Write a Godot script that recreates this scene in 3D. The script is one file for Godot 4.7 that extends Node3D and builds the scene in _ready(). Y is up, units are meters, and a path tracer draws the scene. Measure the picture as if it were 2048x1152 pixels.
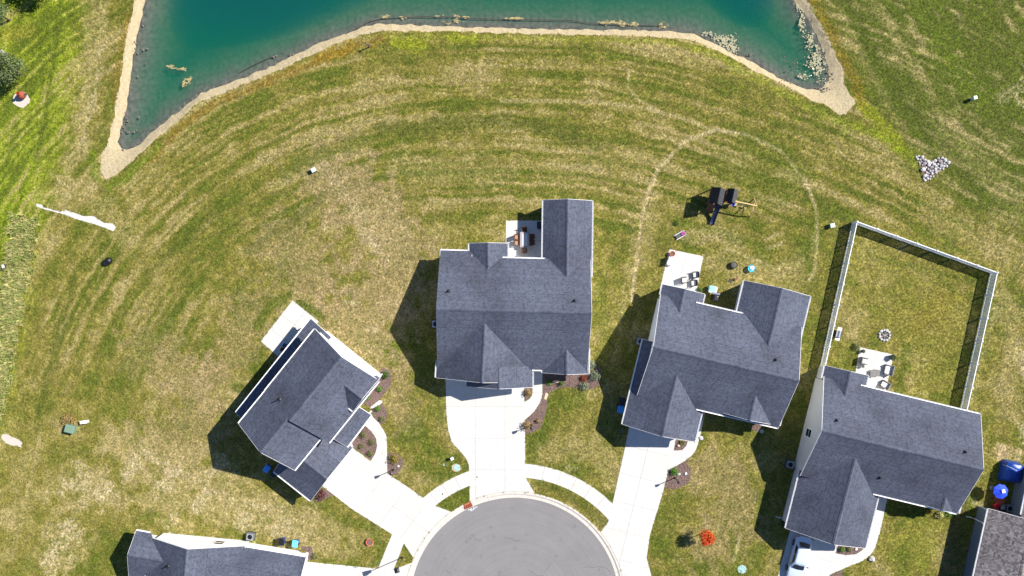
extends Node3D
# Aerial view of houses round a cul-de-sac by a pond. P() turns a place in the 2048x1152 photograph and a height
# above the lawn into metres (18.5 px per metre on the ground, drone 96 m up).
const S := 18.5
const H := 96.0
const PITCH := 0.55
var M := {}
var names := {}
var rng := RandomNumberGenerator.new()
var slopes := []
var blocked: PackedByteArray
var macro: Image
const TX0 := -65.0
const TZ0 := -36.5
const TW := 130.0
const TH := 73.0

func P(px: float, py: float, h := 0.0) -> Vector3:
	return Vector3((px - 1024.0) / S * (1.0 - h / H), h, (py - 576.0) / S * (1.0 - h / H))
func Q(px: float, py: float) -> Vector2:
	return Vector2((px - 1024.0) / S, (py - 576.0) / S)
# points of an enlarged cut-out of the photograph: its corner and scale
func cut(ox: float, oy: float, k: float, a: Array) -> Array:
	var out := []
	for i in range(0, a.size(), 2):
		out.append(Vector2(ox + a[i] / k, oy + a[i + 1] / k))
	return out
func px(a: Array) -> Array:
	return cut(0, 0, 1, a)
func W(a: Array) -> PackedVector2Array:
	var out := PackedVector2Array()
	for p in a:
		out.append(Q(p.x, p.y))
	return out

class MB:
	var v := PackedVector3Array()
	var n := PackedVector3Array()
	var t := PackedVector2Array()
	var c := PackedColorArray()
	var o := Vector3.ZERO
	var col := Color.WHITE
	var use_c := false
	var uv2 := 0.0
	func _init(origin := Vector3.ZERO):
		o = origin
	func tri(a: Vector3, b: Vector3, d: Vector3, na: Vector3, nb: Vector3, nd: Vector3, ua := Vector2.ZERO, ub := Vector2.ZERO, ud := Vector2.ZERO) -> void:
		var g := (d - a).cross(b - a)
		if g.dot(na + nb + nd) < 0.0:
			var x := b; b = d; d = x
			x = nb; nb = nd; nd = x
			var y := ub; ub = ud; ud = y
		v.append(a - o); v.append(b - o); v.append(d - o)
		n.append(na); n.append(nb); n.append(nd)
		t.append(ua); t.append(ub); t.append(ud)
		if use_c:
			c.append(col); c.append(col); c.append(col)
	func face(p: Array, out: Vector3, uv := []) -> void:
		var g: Vector3 = (p[2] - p[0]).cross(p[1] - p[0])
		if g.length() < 1e-9 and p.size() > 3:
			g = (p[3] - p[0]).cross(p[2] - p[0])
		g = g.normalized()
		if g.dot(out) < 0:
			g = -g
		for i in range(1, p.size() - 1):
			if uv.size():
				tri(p[0], p[i], p[i + 1], g, g, g, uv[0], uv[i], uv[i + 1])
			else:
				tri(p[0], p[i], p[i + 1], g, g, g)
	# box with bevelled upright and top edges
	func box(ce: Vector3, s: Vector3, b := Basis.IDENTITY, bev := 0.0) -> void:
		var h := s / 2
		if bev <= 0.0:
			for ax in 3:
				for sg in [-1.0, 1.0]:
					var u := (ax + 1) % 3
					var w := (ax + 2) % 3
					var q := []
					for k in [[-1, -1], [1, -1], [1, 1], [-1, 1]]:
						var p := Vector3.ZERO
						p[ax] = sg * h[ax]; p[u] = k[0] * h[u]; p[w] = k[1] * h[w]
						q.append(ce + b * p)
					var d := Vector3.ZERO
					d[ax] = sg
					face(q, b * d)
			return
		loft([[-h.y, h.x, h.z, bev], [h.y - bev, h.x, h.z, bev], [h.y, h.x - bev, h.z - bev, bev]], ce, b)
	# stacked rounded rectangles: [y, half x, half z, corner radius, shift x, shift z]
	func loft(rings: Array, ce: Vector3, b := Basis.IDENTITY, seg := 2, cap_bottom := true) -> void:
		var rows := []
		for r in rings:
			var row := []
			var cr: float = minf(r[3], minf(r[1], r[2]))
			var sx: float = r[4] if r.size() > 4 else 0.0
			var sz: float = r[5] if r.size() > 5 else 0.0
			for k in 4:
				var cx: float = (r[1] - cr) * [1, -1, -1, 1][k]
				var cz: float = (r[2] - cr) * [1, 1, -1, -1][k]
				for j in seg + 1:
					var an: float = PI / 2 * (k + float(j) / seg)
					row.append(ce + b * Vector3(cx + cr * cos(an) + sx, r[0], cz + cr * sin(an) + sz))
			rows.append(row)
		for i in rows.size() - 1:
			var m: int = rows[i].size()
			var mid := Vector3.ZERO
			for p in rows[i]:
				mid += p / m
			for p in rows[i + 1]:
				mid += p / m
			mid /= 2
			for j in m:
				var a: Vector3 = rows[i][j]
				var d: Vector3 = rows[i][(j + 1) % m]
				var e: Vector3 = rows[i + 1][(j + 1) % m]
				var f: Vector3 = rows[i + 1][j]
				if a.distance_to(d) + f.distance_to(e) > 1e-5:
					face([a, d, e, f], (a + d + e + f) / 4 - mid + b.y * 0.001)
		face(rows[-1], b.y)
		if cap_bottom:
			face(rows[0], -b.y)
	func prism(poly: PackedVector2Array, y0: float, y1: float, sides := true, uvs := 0.0) -> void:
		var ids := Geometry2D.triangulate_polygon(poly)
		for i in range(0, ids.size(), 3):
			var p := []
			var uv := []
			for k in 3:
				var q := poly[ids[i + k]]
				p.append(Vector3(q.x, y1, q.y))
				if uvs > 0:
					uv.append(q / uvs)
			face(p, Vector3.UP, uv)
		if sides:
			var cw := 1.0 if Geometry2D.is_polygon_clockwise(poly) else -1.0
			for i in poly.size():
				var a := poly[i]
				var d := poly[(i + 1) % poly.size()]
				var e := (d - a).orthogonal() * -cw
				face([Vector3(a.x, y0, a.y), Vector3(d.x, y0, d.y), Vector3(d.x, y1, d.y), Vector3(a.x, y1, a.y)], Vector3(-e.x, 0, -e.y))
	func tube(p: Array, r, sides := 8, caps := true) -> void:
		var rows := []
		var nrm := []
		for i in p.size():
			var d: Vector3 = (p[mini(i + 1, p.size() - 1)] - p[maxi(i - 1, 0)]).normalized()
			var s := d.cross(Vector3.UP if absf(d.y) < 0.9 else Vector3.RIGHT).normalized()
			var w := s.cross(d)
			var rr: float = r[i] if r is Array else r
			var row := []
			var nr := []
			for k in sides:
				var an := TAU * k / sides
				var q := s * cos(an) + w * sin(an)
				row.append(p[i] + q * rr)
				nr.append(q)
			rows.append(row)
			nrm.append(nr)
		for i in rows.size() - 1:
			for k in sides:
				var l := (k + 1) % sides
				tri(rows[i][k], rows[i][l], rows[i + 1][l], nrm[i][k], nrm[i][l], nrm[i + 1][l])
				tri(rows[i][k], rows[i + 1][l], rows[i + 1][k], nrm[i][k], nrm[i + 1][l], nrm[i + 1][k])
		if caps:
			face(rows[0], p[0] - p[1])
			face(rows[-1], p[-1] - p[-2])
	# profile of [radius, height] turned round the upright axis
	func lathe(ce: Vector3, prof: Array, sides := 16, b := Basis.IDENTITY) -> void:
		for i in prof.size() - 1:
			var r0: float = prof[i][0]
			var r1: float = prof[i + 1][0]
			var y0: float = prof[i][1]
			var y1: float = prof[i + 1][1]
			var nn := Vector2(y1 - y0, r0 - r1)
			if nn.length() < 1e-6:
				continue
			nn = nn.normalized()
			for k in sides:
				var a := TAU * k / sides
				var d := TAU * (k + 1) / sides
				var ca := Vector3(cos(a), 0, sin(a))
				var cd := Vector3(cos(d), 0, sin(d))
				var na := b * (ca * nn.x + Vector3(0, nn.y, 0))
				var nd := b * (cd * nn.x + Vector3(0, nn.y, 0))
				var p0 := ce + b * (ca * r0 + Vector3(0, y0, 0))
				var p1 := ce + b * (cd * r0 + Vector3(0, y0, 0))
				var p2 := ce + b * (cd * r1 + Vector3(0, y1, 0))
				var p3 := ce + b * (ca * r1 + Vector3(0, y1, 0))
				if r0 > 1e-5:
					tri(p0, p1, p2, na, nd, nd)
				if r1 > 1e-5:
					tri(p0, p2, p3, na, nd, na)
	# uneven lump
	func blob(ce: Vector3, r: Vector3, sd: int, rough := 0.25, la := 5, lo := 8, flat := true) -> void:
		var g := RandomNumberGenerator.new()
		g.seed = sd
		var rows := []
		for i in la + 1:
			var row := []
			var th := PI * i / la
			for k in lo:
				var ph := TAU * k / lo
				var f := 1.0 + g.randf_range(-rough, rough)
				if i == 0 or i == la:
					f = 1.0
				row.append(ce + Vector3(sin(th) * cos(ph) * r.x, cos(th) * r.y, sin(th) * sin(ph) * r.z) * f)
			rows.append(row)
		for i in la:
			for k in lo:
				var l := (k + 1) % lo
				var q := [rows[i][k], rows[i][l], rows[i + 1][l], rows[i + 1][k]]
				for tr in [[0, 1, 2], [0, 2, 3]]:
					var a: Vector3 = q[tr[0]]
					var d: Vector3 = q[tr[1]]
					var e: Vector3 = q[tr[2]]
					if (d - a).cross(e - a).length() < 1e-8:
						continue
					if flat:
						face([a, d, e], (a + d + e) / 3 - ce)
					else:
						tri(a, d, e, ((a - ce) / r).normalized(), ((d - ce) / r).normalized(), ((e - ce) / r).normalized())
	func mesh() -> ArrayMesh:
		var m := ArrayMesh.new()
		var arr := []
		arr.resize(Mesh.ARRAY_MAX)
		arr[Mesh.ARRAY_VERTEX] = v
		arr[Mesh.ARRAY_NORMAL] = n
		arr[Mesh.ARRAY_TEX_UV] = t
		if use_c:
			arr[Mesh.ARRAY_COLOR] = c
		if uv2 > 0.0:
			var w := PackedVector2Array()
			for q in t:
				w.append(q * uv2 + Vector2(o.x, o.z) * 0.37)
			arr[Mesh.ARRAY_TEX_UV2] = w
		m.add_surface_from_arrays(Mesh.PRIMITIVE_TRIANGLES, arr)
		return m

func numbered(called: String) -> String:
	if not names.has(called):
		names[called] = 0
		return called
	names[called] += 1
	return "%s_%03d" % [called, names[called]]
func part(called: String, b, m: Material, parent: Node) -> MeshInstance3D:
	var o := MeshInstance3D.new()
	o.name = called if parent != self else numbered(called)
	o.mesh = b.mesh() if b is MB else b
	o.material_override = m
	parent.add_child(o, true)
	return o
func tag(o: Node, label: String, category := "", group := "", kind := "") -> void:
	if label: o.set_meta("label", label)
	if category: o.set_meta("category", category)
	if group: o.set_meta("group", group)
	if kind: o.set_meta("kind", kind)
func thing(called: String, label: String, category: String, at := Vector3.ZERO, turn := 0.0, group := "") -> Node3D:
	var o := Node3D.new()
	o.name = numbered(called)
	add_child(o)
	o.position = at
	o.rotation.y = turn
	tag(o, label, category, group)
	return o
func setting(called: String, b, m: Material, label := "") -> MeshInstance3D:
	var o := part(called, b, m, self)
	tag(o, label, "", "", "structure")
	return o

# ---------------------------------------------------------------- materials
func C(r: float, g: float, b: float) -> Color:
	return Color(r / 255.0, g / 255.0, b / 255.0)
func mat(called: String, c: Color, rough := 0.8, metal := 0.0, spec := 0.5) -> StandardMaterial3D:
	var m := StandardMaterial3D.new()
	m.resource_name = called
	m.albedo_color = c
	m.roughness = rough
	m.metallic = metal
	m.metallic_specular = spec
	M[called] = m
	return m
func noise(sd: int, freq: float, oct := 4, type := FastNoiseLite.TYPE_SIMPLEX_SMOOTH) -> FastNoiseLite:
	var f := FastNoiseLite.new()
	f.seed = sd
	f.frequency = freq
	f.noise_type = type
	f.fractal_octaves = oct
	return f
func ramp_tex(sd: int, freq: float, size: int, cols: Array, oct := 4, type := FastNoiseLite.TYPE_SIMPLEX_SMOOTH) -> ImageTexture:
	var im := noise(sd, freq, oct, type).get_seamless_image(size, size)
	im.convert(Image.FORMAT_L8)
	var src := im.get_data()
	var lut := PackedByteArray()
	for i in 256:
		var f: float = i / 255.0 * (cols.size() - 1)
		var k := mini(int(f), cols.size() - 2)
		var c: Color = cols[k].lerp(cols[k + 1], f - k)
		lut.append(c.r8); lut.append(c.g8); lut.append(c.b8)
	var out := PackedByteArray()
	out.resize(size * size * 3)
	for i in size * size:
		var s := src[i] * 3
		out[i * 3] = lut[s]; out[i * 3 + 1] = lut[s + 1]; out[i * 3 + 2] = lut[s + 2]
	return ImageTexture.create_from_image(Image.create_from_data(size, size, false, Image.FORMAT_RGB8, out))
func tri_map(m: StandardMaterial3D, metres: float) -> void:
	m.uv1_triplanar = true
	m.uv1_world_triplanar = true
	m.uv1_scale = Vector3.ONE / metres

func shingle(called: String, cols: Array, sd: int, courses := 28, spread := 1.0) -> void:
	var g := RandomNumberGenerator.new()
	g.seed = sd
	var n := 512
	var im := Image.create(n, n, false, Image.FORMAT_RGB8)
	var ht := Image.create(n, n, false, Image.FORMAT_RGB8)
	for r in courses:
		var y0 := int(r * n / float(courses))
		var y1 := int((r + 1) * n / float(courses))
		var x := 0
		var tone := g.randf_range(0.95, 1.05)
		while x < n:
			var w := int(g.randf_range(14, 34))
			var f := g.randf() * (cols.size() - 1.001)
			var c: Color = cols[int(f)].lerp(cols[int(f) + 1], f - int(f))
			var up := g.randf_range(0.0, 0.25)
			im.fill_rect(Rect2i(x, y0, w, y1 - y0), Color(c.r * tone, c.g * tone, c.b * tone))
			for y in range(y0, y1):
				var e := 0.35 + 0.4 * float(y - y0) / (y1 - y0) + up
				ht.fill_rect(Rect2i(x, y, w - 1, 1), Color(e, e, e))
			x += w
	var d := im.get_data()
	for i in d.size() / 3:
		var k := g.randf_range(0.82, 1.18)
		for j in 3:
			d[i * 3 + j] = clampi(int(d[i * 3 + j] * k), 0, 255)
	var m := mat(called, Color.WHITE, 0.9, 0.0, 0.4)
	m.albedo_texture = ImageTexture.create_from_image(Image.create_from_data(n, n, false, Image.FORMAT_RGB8, d))
	m.heightmap_enabled = true
	m.heightmap_texture = ImageTexture.create_from_image(ht)
	m.heightmap_scale = 1.2
	# broad weathering of the granules, much larger than one sheet of the pattern
	m.detail_enabled = true
	m.detail_blend_mode = BaseMaterial3D.BLEND_MODE_MUL
	m.detail_albedo = M.patchy
	m.detail_uv_layer = BaseMaterial3D.DETAIL_UV_2

func siding(called: String, c: Color) -> void:
	var m := mat(called, c, 0.6)
	m.heightmap_enabled = true
	m.heightmap_texture = M.lap
	m.heightmap_scale = 1.5
	tri_map(m, 1.6)

# worn asphalt of the turning circle: ring-wise wear from turning wheels, drips, a few sealed cracks
func asphalt_image() -> ImageTexture:
	var n := 768
	var g := RandomNumberGenerator.new()
	g.seed = 14
	var f1 := noise(141, 0.012, 5)
	var f2 := noise(142, 0.05, 3)
	var f3 := noise(143, 0.4, 2)
	var d := PackedByteArray()
	d.resize(n * n * 3)
	for y in n:
		for x in n:
			var p := Vector2(x - n / 2.0, y - n / 2.0)
			var r := p.length()
			var v := 121.0 + f1.get_noise_2d(x, y) * 4.0 + f2.get_noise_2d(r * 1.4, p.angle() * 12.0) * 3.5 + f3.get_noise_2d(x, y) * 5.0 + g.randf_range(-5, 5)
			var i := (y * n + x) * 3
			d[i] = int(v + 2.0); d[i + 1] = int(v); d[i + 2] = int(v)
	var im := Image.create_from_data(n, n, false, Image.FORMAT_RGB8, d)
	for k in 46:
		var c := Vector2(n / 2.0, n / 2.0) + Vector2.from_angle(g.randf_range(PI, TAU)) * sqrt(g.randf()) * 320.0
		var rad := g.randf_range(1.0, 4.5)
		for q in int(rad * rad * 2):
			var s := c + Vector2(g.randfn(), g.randfn()) * rad
			if s.x > 1 and s.y > 1 and s.x < n - 2 and s.y < n - 2:
				im.set_pixelv(Vector2i(s), im.get_pixelv(Vector2i(s)).darkened(0.25))
	for k in 5:
		var c := Vector2(n / 2.0, n / 2.0) + Vector2.from_angle(g.randf_range(PI * 1.1, TAU * 0.95)) * g.randf_range(60, 260)
		var a := g.randf() * TAU
		for q in g.randi_range(40, 150):
			a += g.randfn() * 0.16
			c += Vector2.from_angle(a)
			if c.x > 1 and c.y > 1 and c.x < n - 2 and c.y < n - 2:
				im.set_pixelv(Vector2i(c), im.get_pixelv(Vector2i(c)).darkened(0.28))
	return ImageTexture.create_from_image(im)

func make_materials() -> void:
	var ht := Image.create(64, 128, false, Image.FORMAT_RGB8)
	for y in 128:
		var e := float(y % 16) / 16.0
		ht.fill_rect(Rect2i(0, y, 64, 1), Color(e, e, e))
	M.lap = ImageTexture.create_from_image(ht)
	M.patchy = ramp_tex(5, 0.012, 256, [C(196, 196, 196), C(236, 236, 236), C(255, 255, 255)])
	shingle("charcoal_shingle", [C(70, 75, 88), C(82, 87, 102), C(92, 97, 112), C(77, 83, 98)], 3)
	shingle("brown_shingle", [C(98, 92, 93), C(132, 125, 124), C(162, 155, 153), C(112, 105, 105)], 7, 20)
	siding("white_siding", C(246, 247, 248))
	siding("cream_siding", C(214, 212, 206))
	siding("pale_siding", C(226, 232, 238))
	siding("slate_siding", C(92, 108, 126))
	mat("trim_white", C(238, 238, 238), 0.45)
	mat("vinyl_white", C(234, 238, 242), 0.4)
	mat("glass_dark", C(22, 26, 32), 0.06, 0.0, 0.8)
	mat("black_plastic", C(26, 27, 30), 0.45)
	mat("rubber", C(22, 22, 22), 0.85)
	mat("dark_metal", C(40, 42, 46), 0.4, 0.6)
	mat("steel", C(190, 192, 196), 0.3, 0.9)
	mat("grey_metal", C(146, 150, 152), 0.5, 0.3)
	mat("pipe_black", C(38, 38, 40), 0.6)
	mat("blue_lid", C(52, 140, 214), 0.45)
	mat("cyan_lid", C(110, 208, 236), 0.45)
	mat("blue_bin", C(32, 84, 176), 0.45)
	mat("terracotta", C(196, 96, 58), 0.8)
	mat("rust", C(150, 74, 50), 0.85)
	mat("wicker", C(92, 64, 48), 0.75)
	mat("tan_cushion", C(172, 132, 106), 0.9)
	mat("grey_wood", C(150, 142, 140), 0.7)
	mat("table_top", C(196, 194, 196), 0.5)
	mat("grey_wicker", C(120, 118, 116), 0.8)
	mat("grey_cushion", C(196, 190, 186), 0.95)
	mat("white_cushion", C(236, 234, 228), 0.95)
	mat("lid_and_seat_shade", C(86, 82, 80), 0.95)
	mat("pink", C(226, 120, 184), 0.5)
	mat("white_plastic", C(240, 240, 240), 0.4)
	mat("turquoise", C(52, 172, 206), 0.4)
	mat("purple", C(140, 40, 110), 0.4)
	mat("tarp_blue", C(20, 62, 146), 0.35)
	mat("umbrella_blue", C(34, 72, 220), 0.75)
	mat("red_fabric", C(214, 34, 58), 0.8)
	mat("navy_slide", C(34, 44, 72), 0.3)
	mat("play_roof", C(30, 31, 36), 0.7)
	mat("play_roof_lit", C(120, 122, 126), 0.6)
	mat("cedar", C(214, 176, 130), 0.75)
	mat("dark_wood", C(92, 62, 48), 0.8)
	mat("bark_tree", C(92, 80, 66), 0.95)
	mat("green_box", C(112, 138, 116), 0.55)
	mat("pale_green", C(196, 210, 198), 0.5)
	mat("lid_teal", C(150, 184, 184), 0.6)
	mat("pale_blue_cloth", C(150, 214, 230), 0.9)
	mat("swing_blue", C(20, 60, 210), 0.4)
	mat("car_paint", C(190, 203, 220), 0.25, 0.0, 0.6)
	M.car_paint.clearcoat_enabled = true
	M.car_paint.clearcoat = 1.0
	M.car_paint.clearcoat_roughness = 0.04
	mat("tail_red", C(150, 16, 16), 0.2)
	mat("lamp_clear", C(220, 225, 228), 0.15)
	mat("paint_mark", C(196, 204, 212), 0.8)
	mat("grate_rust", C(150, 74, 44), 0.9)
	mat("drain_dark", C(20, 18, 16), 1.0)
	var co := mat("concrete", Color.WHITE, 0.85, 0.0, 0.3)
	co.albedo_texture = ramp_tex(11, 0.02, 512, [C(187, 185, 181), C(193, 191, 187), C(196, 194, 190), C(200, 198, 194)], 6)
	co.heightmap_enabled = true
	co.heightmap_texture = ramp_tex(12, 0.16, 256, [Color.BLACK, Color.WHITE], 3)
	co.heightmap_scale = 0.25
	tri_map(co, 7.0)
	for k in [["concrete_pale", C(253, 253, 252), 3.1], ["concrete_grey", C(246, 247, 247), 1.7], ["concrete_warm", C(250, 248, 244), 4.9]]:
		var c2: StandardMaterial3D = co.duplicate()
		c2.resource_name = k[0]
		c2.albedo_color = k[1]
		c2.uv1_offset = Vector3.ONE * k[2]
		M[k[0]] = c2
	co.albedo_color = C(249, 249, 248)
	var cb := mat("kerb_concrete", Color.WHITE, 0.85, 0.0, 0.3)
	cb.albedo_texture = ramp_tex(13, 0.03, 256, [C(182, 174, 162), C(194, 187, 177), C(200, 194, 185)], 6)
	tri_map(cb, 4.0)
	mat("joint", C(140, 134, 124), 1.0)
	var asp := mat("asphalt", Color.WHITE, 0.9, 0.0, 0.35)
	asp.albedo_texture = asphalt_image()
	asp.heightmap_enabled = true
	asp.heightmap_texture = ramp_tex(15, 0.3, 256, [Color.BLACK, Color.WHITE], 2)
	asp.heightmap_scale = 0.3
	var mu := mat("mulch", Color.WHITE, 1.0, 0.0, 0.2)
	mu.albedo_texture = ramp_tex(16, 0.09, 256, [C(58, 46, 42), C(104, 85, 77), C(128, 108, 100), C(154, 136, 127)], 4)
	mu.heightmap_enabled = true
	mu.heightmap_texture = ramp_tex(16, 0.09, 256, [Color.BLACK, Color.WHITE], 4)
	mu.heightmap_scale = 5.0
	tri_map(mu, 2.2)
	var ch := mat("bark_chip", Color.WHITE, 1.0, 0.0, 0.2)
	ch.vertex_color_use_as_albedo = true
	var sd := mat("sand", Color.WHITE, 0.95, 0.0, 0.2)
	sd.albedo_texture = ramp_tex(17, 0.03, 512, [C(132, 118, 90), C(164, 150, 118), C(174, 160, 130), C(186, 174, 146)], 6)
	sd.heightmap_enabled = true
	sd.heightmap_texture = ramp_tex(18, 0.1, 256, [Color.BLACK, Color.WHITE], 4)
	sd.heightmap_scale = 3.0
	tri_map(sd, 6.0)
	var si := mat("silt", Color.WHITE, 1.0, 0.0, 0.1)
	si.albedo_texture = ramp_tex(21, 0.03, 256, [C(78, 74, 68), C(104, 99, 92), C(122, 116, 106)], 5)
	tri_map(si, 5.0)
	var st := mat("stone", Color.WHITE, 0.9, 0.0, 0.3)
	st.albedo_texture = ramp_tex(19, 0.03, 256, [C(148, 146, 146), C(188, 186, 186), C(212, 210, 208)], 5)
	tri_map(st, 1.3)
	var gr := mat("gravel", Color.WHITE, 1.0, 0.0, 0.2)
	gr.albedo_texture = ramp_tex(20, 0.12, 256, [C(160, 150, 136), C(192, 184, 172), C(204, 199, 190)], 4)
	gr.heightmap_enabled = true
	gr.heightmap_texture = ramp_tex(20, 0.12, 256, [Color.BLACK, Color.WHITE], 4)
	gr.heightmap_scale = 3.0
	tri_map(gr, 2.0)
	mat("tan_stone", C(200, 180, 150), 0.9)
	mat("dark_stone", C(70, 66, 60), 0.9)
	for k in [["leaf", 0.12], ["blade", 0.1]]:
		var lf := mat(k[0], Color.WHITE, 0.7, 0.0, 0.3)
		lf.vertex_color_use_as_albedo = true
		lf.backlight_enabled = true
		lf.backlight = Color(k[1], k[1], k[1] * 0.6)

# ---------------------------------------------------------------- what grows and wears on the lawn
const TAN := Vector3(190, 173, 118)
const GREEN := Vector3(98, 113, 38)
const LUSH := Vector3(148, 166, 42)
const DEEP := Vector3(86, 98, 38)
const DIRT := Vector3(222, 204, 166)
const RUSSET := Vector3(152, 120, 48)
const LIME := Vector3(160, 168, 58)
const BASE := Vector3(143, 136, 64)
const SOIL := Vector3(180, 158, 116)

func to_line(p: Vector2, l: Array) -> float:
	var best := 1e9
	for i in l.size() - 1:
		var q := Geometry2D.get_closest_point_to_segment(p, l[i], l[i + 1])
		best = minf(best, p.distance_squared_to(q))
	return sqrt(best)
func side_of(p: Vector2, l: Array) -> float:
	# signed distance to a line drawn from end to end
	var best := 1e9
	var sg := 1.0
	for i in l.size() - 1:
		var q := Geometry2D.get_closest_point_to_segment(p, l[i], l[i + 1])
		var d := p.distance_squared_to(q)
		if d < best:
			best = d
			sg = signf((l[i + 1] - l[i]).cross(p - l[i]))
	return sg * sqrt(best)

func strokes() -> Array:
	var s := []
	# [points, half width px, colour, strength]
	# tufty green, straw and bare places as they lie in the photograph
	s.append([px([660, 350, 760, 440, 800, 520, 760, 620, 720, 700, 690, 640]), 100, SOIL, 0.85])
	s.append([px([560, 480, 640, 560, 600, 560]), 75, SOIL, 0.7])
	s.append([px([640, 330, 700, 400, 740, 470, 780, 530]), 16, DIRT, 0.35])
	s.append([px([800, 330, 900, 340, 1010, 345]), 40, TAN, 0.4])
	s.append([px([1120, 350, 1250, 330]), 50, TAN, 0.3])
	s.append([px([420, 760, 480, 690, 500, 620]), 60, SOIL, 0.6])
	s.append([px([300, 700, 380, 760, 400, 860, 300, 900]), 80, SOIL, 0.65])
	s.append([px([230, 880, 330, 920, 420, 960, 520, 1000, 600, 1040]), 46, TAN, 0.75])
	s.append([px([280, 905, 370, 950, 430, 985, 500, 1010, 560, 1020]), 13, DIRT, 0.75])
	s.append([px([300, 1000, 420, 1010, 560, 1060, 640, 1070]), 42, TAN, 0.7])
	s.append([px([180, 950, 165, 1000, 205, 960]), 17, DIRT, 0.9])
	s.append([px([140, 1040, 120, 1090, 100, 1152, 90, 1200]), 12, DIRT, 0.9])
	s.append([px([165, 1060, 140, 1110, 125, 1160]), 8, DIRT, 0.8])
	s.append([px([110, 1020, 90, 1060]), 14, DIRT, 0.5])
	s.append([px([290, 1035, 310, 1030]), 16, GREEN, 0.7])
	s.append([px([215, 1080, 225, 1140]), 22, GREEN, 0.5])
	s.append([px([600, 940, 640, 1040, 700, 1070]), 22, TAN, 0.55])
	s.append([px([690, 1040, 750, 1060, 760, 1090]), 14, GREEN, 0.7])
	s.append([px([735, 1130, 755, 1120, 770, 1085]), 8, GREEN, 0.8])
	s.append([px([620, 1090, 700, 1100]), 24, TAN, 0.6])
	s.append([px([512, 650, 540, 610, 575, 590]), 12, GREEN, 0.85])
	s.append([px([598, 605, 625, 620, 640, 635]), 11, GREEN, 0.9])
	s.append([px([470, 770, 475, 772]), 12, GREEN, 0.8])
	s.append([px([830, 850, 860, 900, 900, 925]), 26, GREEN, 0.9])
	s.append([px([840, 930, 880, 945, 925, 935]), 20, GREEN, 0.8])
	s.append([px([870, 770, 880, 830]), 16, GREEN, 0.55])
	s.append([px([785, 740, 800, 790, 810, 840]), 40, SOIL, 0.6])
	s.append([px([1070, 860, 1100, 790, 1140, 800]), 34, GREEN, 0.75])
	s.append([px([1120, 900, 1200, 900, 1230, 960]), 30, TAN, 0.6])
	s.append([px([1060, 920, 1090, 860]), 20, GREEN, 0.7])
	s.append([px([1135, 933, 1150, 938]), 8, DIRT, 0.5])
	s.append([px([900, 990, 935, 985]), 14, GREEN, 0.5])
	s.append([px([1075, 965, 1130, 985, 1180, 1020, 1205, 1045]), 10, DEEP, 0.5])
	s.append([px([1380, 930, 1460, 960, 1480, 1040, 1420, 1100]), 62, SOIL, 0.65])
	s.append([px([1340, 1010, 1320, 1100]), 20, GREEN, 0.5])
	s.append([px([1460, 1060, 1475, 1130]), 10, GREEN, 0.6])
	s.append([px([1480, 1072, 1466, 1120]), 4, DIRT, 0.6])
	s.append([px([1800, 1090, 1850, 1060, 1840, 1130]), 36, LIME, 0.35])
	for q in [[150, 960, 60], [205, 985, 46], [120, 1075, 50], [260, 930, 40], [330, 965, 44], [400, 1000, 40], [480, 1040, 40], [430, 930, 34], [90, 1120, 40], [340, 1040, 30], [560, 1050, 36]]:
		s.append([px([q[0], q[1], q[0] + 30, q[1] + 8]), q[2], TAN, 0.6])
		s.append([px([q[0] - 8, q[1] + 14, q[0] + 14, q[1] - 12]), q[2] * 0.45, DIRT, 0.75])
	s.append([px([690, 600, 705, 606]), 7.5, DIRT, 0.9])
	s.append([px([735, 660, 745, 655]), 8, DIRT, 0.8])
	s.append([px([705, 430, 745, 500]), 9, DIRT, 0.5])
	s.append([px([730, 440, 760, 425, 790, 470]), 40, TAN, 0.5])
	# tyre and mower turns
	s.append([px([1262, 600, 1285, 420, 1300, 370, 1320, 330, 1370, 280, 1430, 258, 1490, 268, 1560, 300]), 4.5, DIRT, 0.95])
	s.append([px([1560, 300, 1610, 360, 1632, 420, 1634, 470, 1628, 540, 1618, 560]), 4.0, DIRT, 0.75])
	s.append([px([1256, 140, 1256, 175, 1275, 200, 1310, 215]), 3.5, DIRT, 0.6])
	s.append([px([1000, 200, 1180, 202, 1290, 215, 1380, 240, 1410, 255]), 5, DIRT, 0.5])
	s.append([px([1620, 510, 1626, 470]), 4, DIRT, 0.4])
	s.append([px([1270, 420, 1255, 560, 1240, 640]), 8, DIRT, 0.35])
	s.append([px([1300, 400, 1290, 480]), 24, TAN, 0.5])
	s.append([px([1380, 470, 1460, 470, 1470, 490]), 26, DIRT, 0.4])
	s.append([px([1530, 478, 1560, 465]), 4.5, DIRT, 0.5])
	s.append([px([1535, 495, 1562, 485]), 4.5, DIRT, 0.5])
	s.append([px([1420, 520, 1500, 540, 1600, 560]), 34, TAN, 0.5])
	s.append([px([1560, 545, 1600, 520]), 22, TAN, 0.55])
	s.append([px([1450, 495, 1540, 530]), 4, DIRT, 0.4])
	s.append([px([1500, 300, 1600, 340, 1560, 380, 1440, 330]), 40, GREEN, 0.45])
	s.append([px([1600, 440, 1640, 430, 1700, 440]), 18, GREEN, 0.55])
	s.append([px([1370, 450, 1350, 440]), 10, GREEN, 0.6])
	s.append([px([1240, 630, 1230, 720, 1250, 800]), 10, DIRT, 0.25])
	s.append([px([1270, 640, 1260, 700]), 5, DIRT, 0.3])
	s.append([px([1200, 560, 1215, 680, 1200, 740]), 20, GREEN, 0.4])
	# deep green bands, straw bands of the mowing
	s.append([px([760, 260, 900, 245, 1040, 240, 1120, 265, 1180, 290]), 20, DEEP, 0.6])
	s.append([px([560, 350, 640, 310, 760, 270]), 16, GREEN, 0.6])
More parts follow.
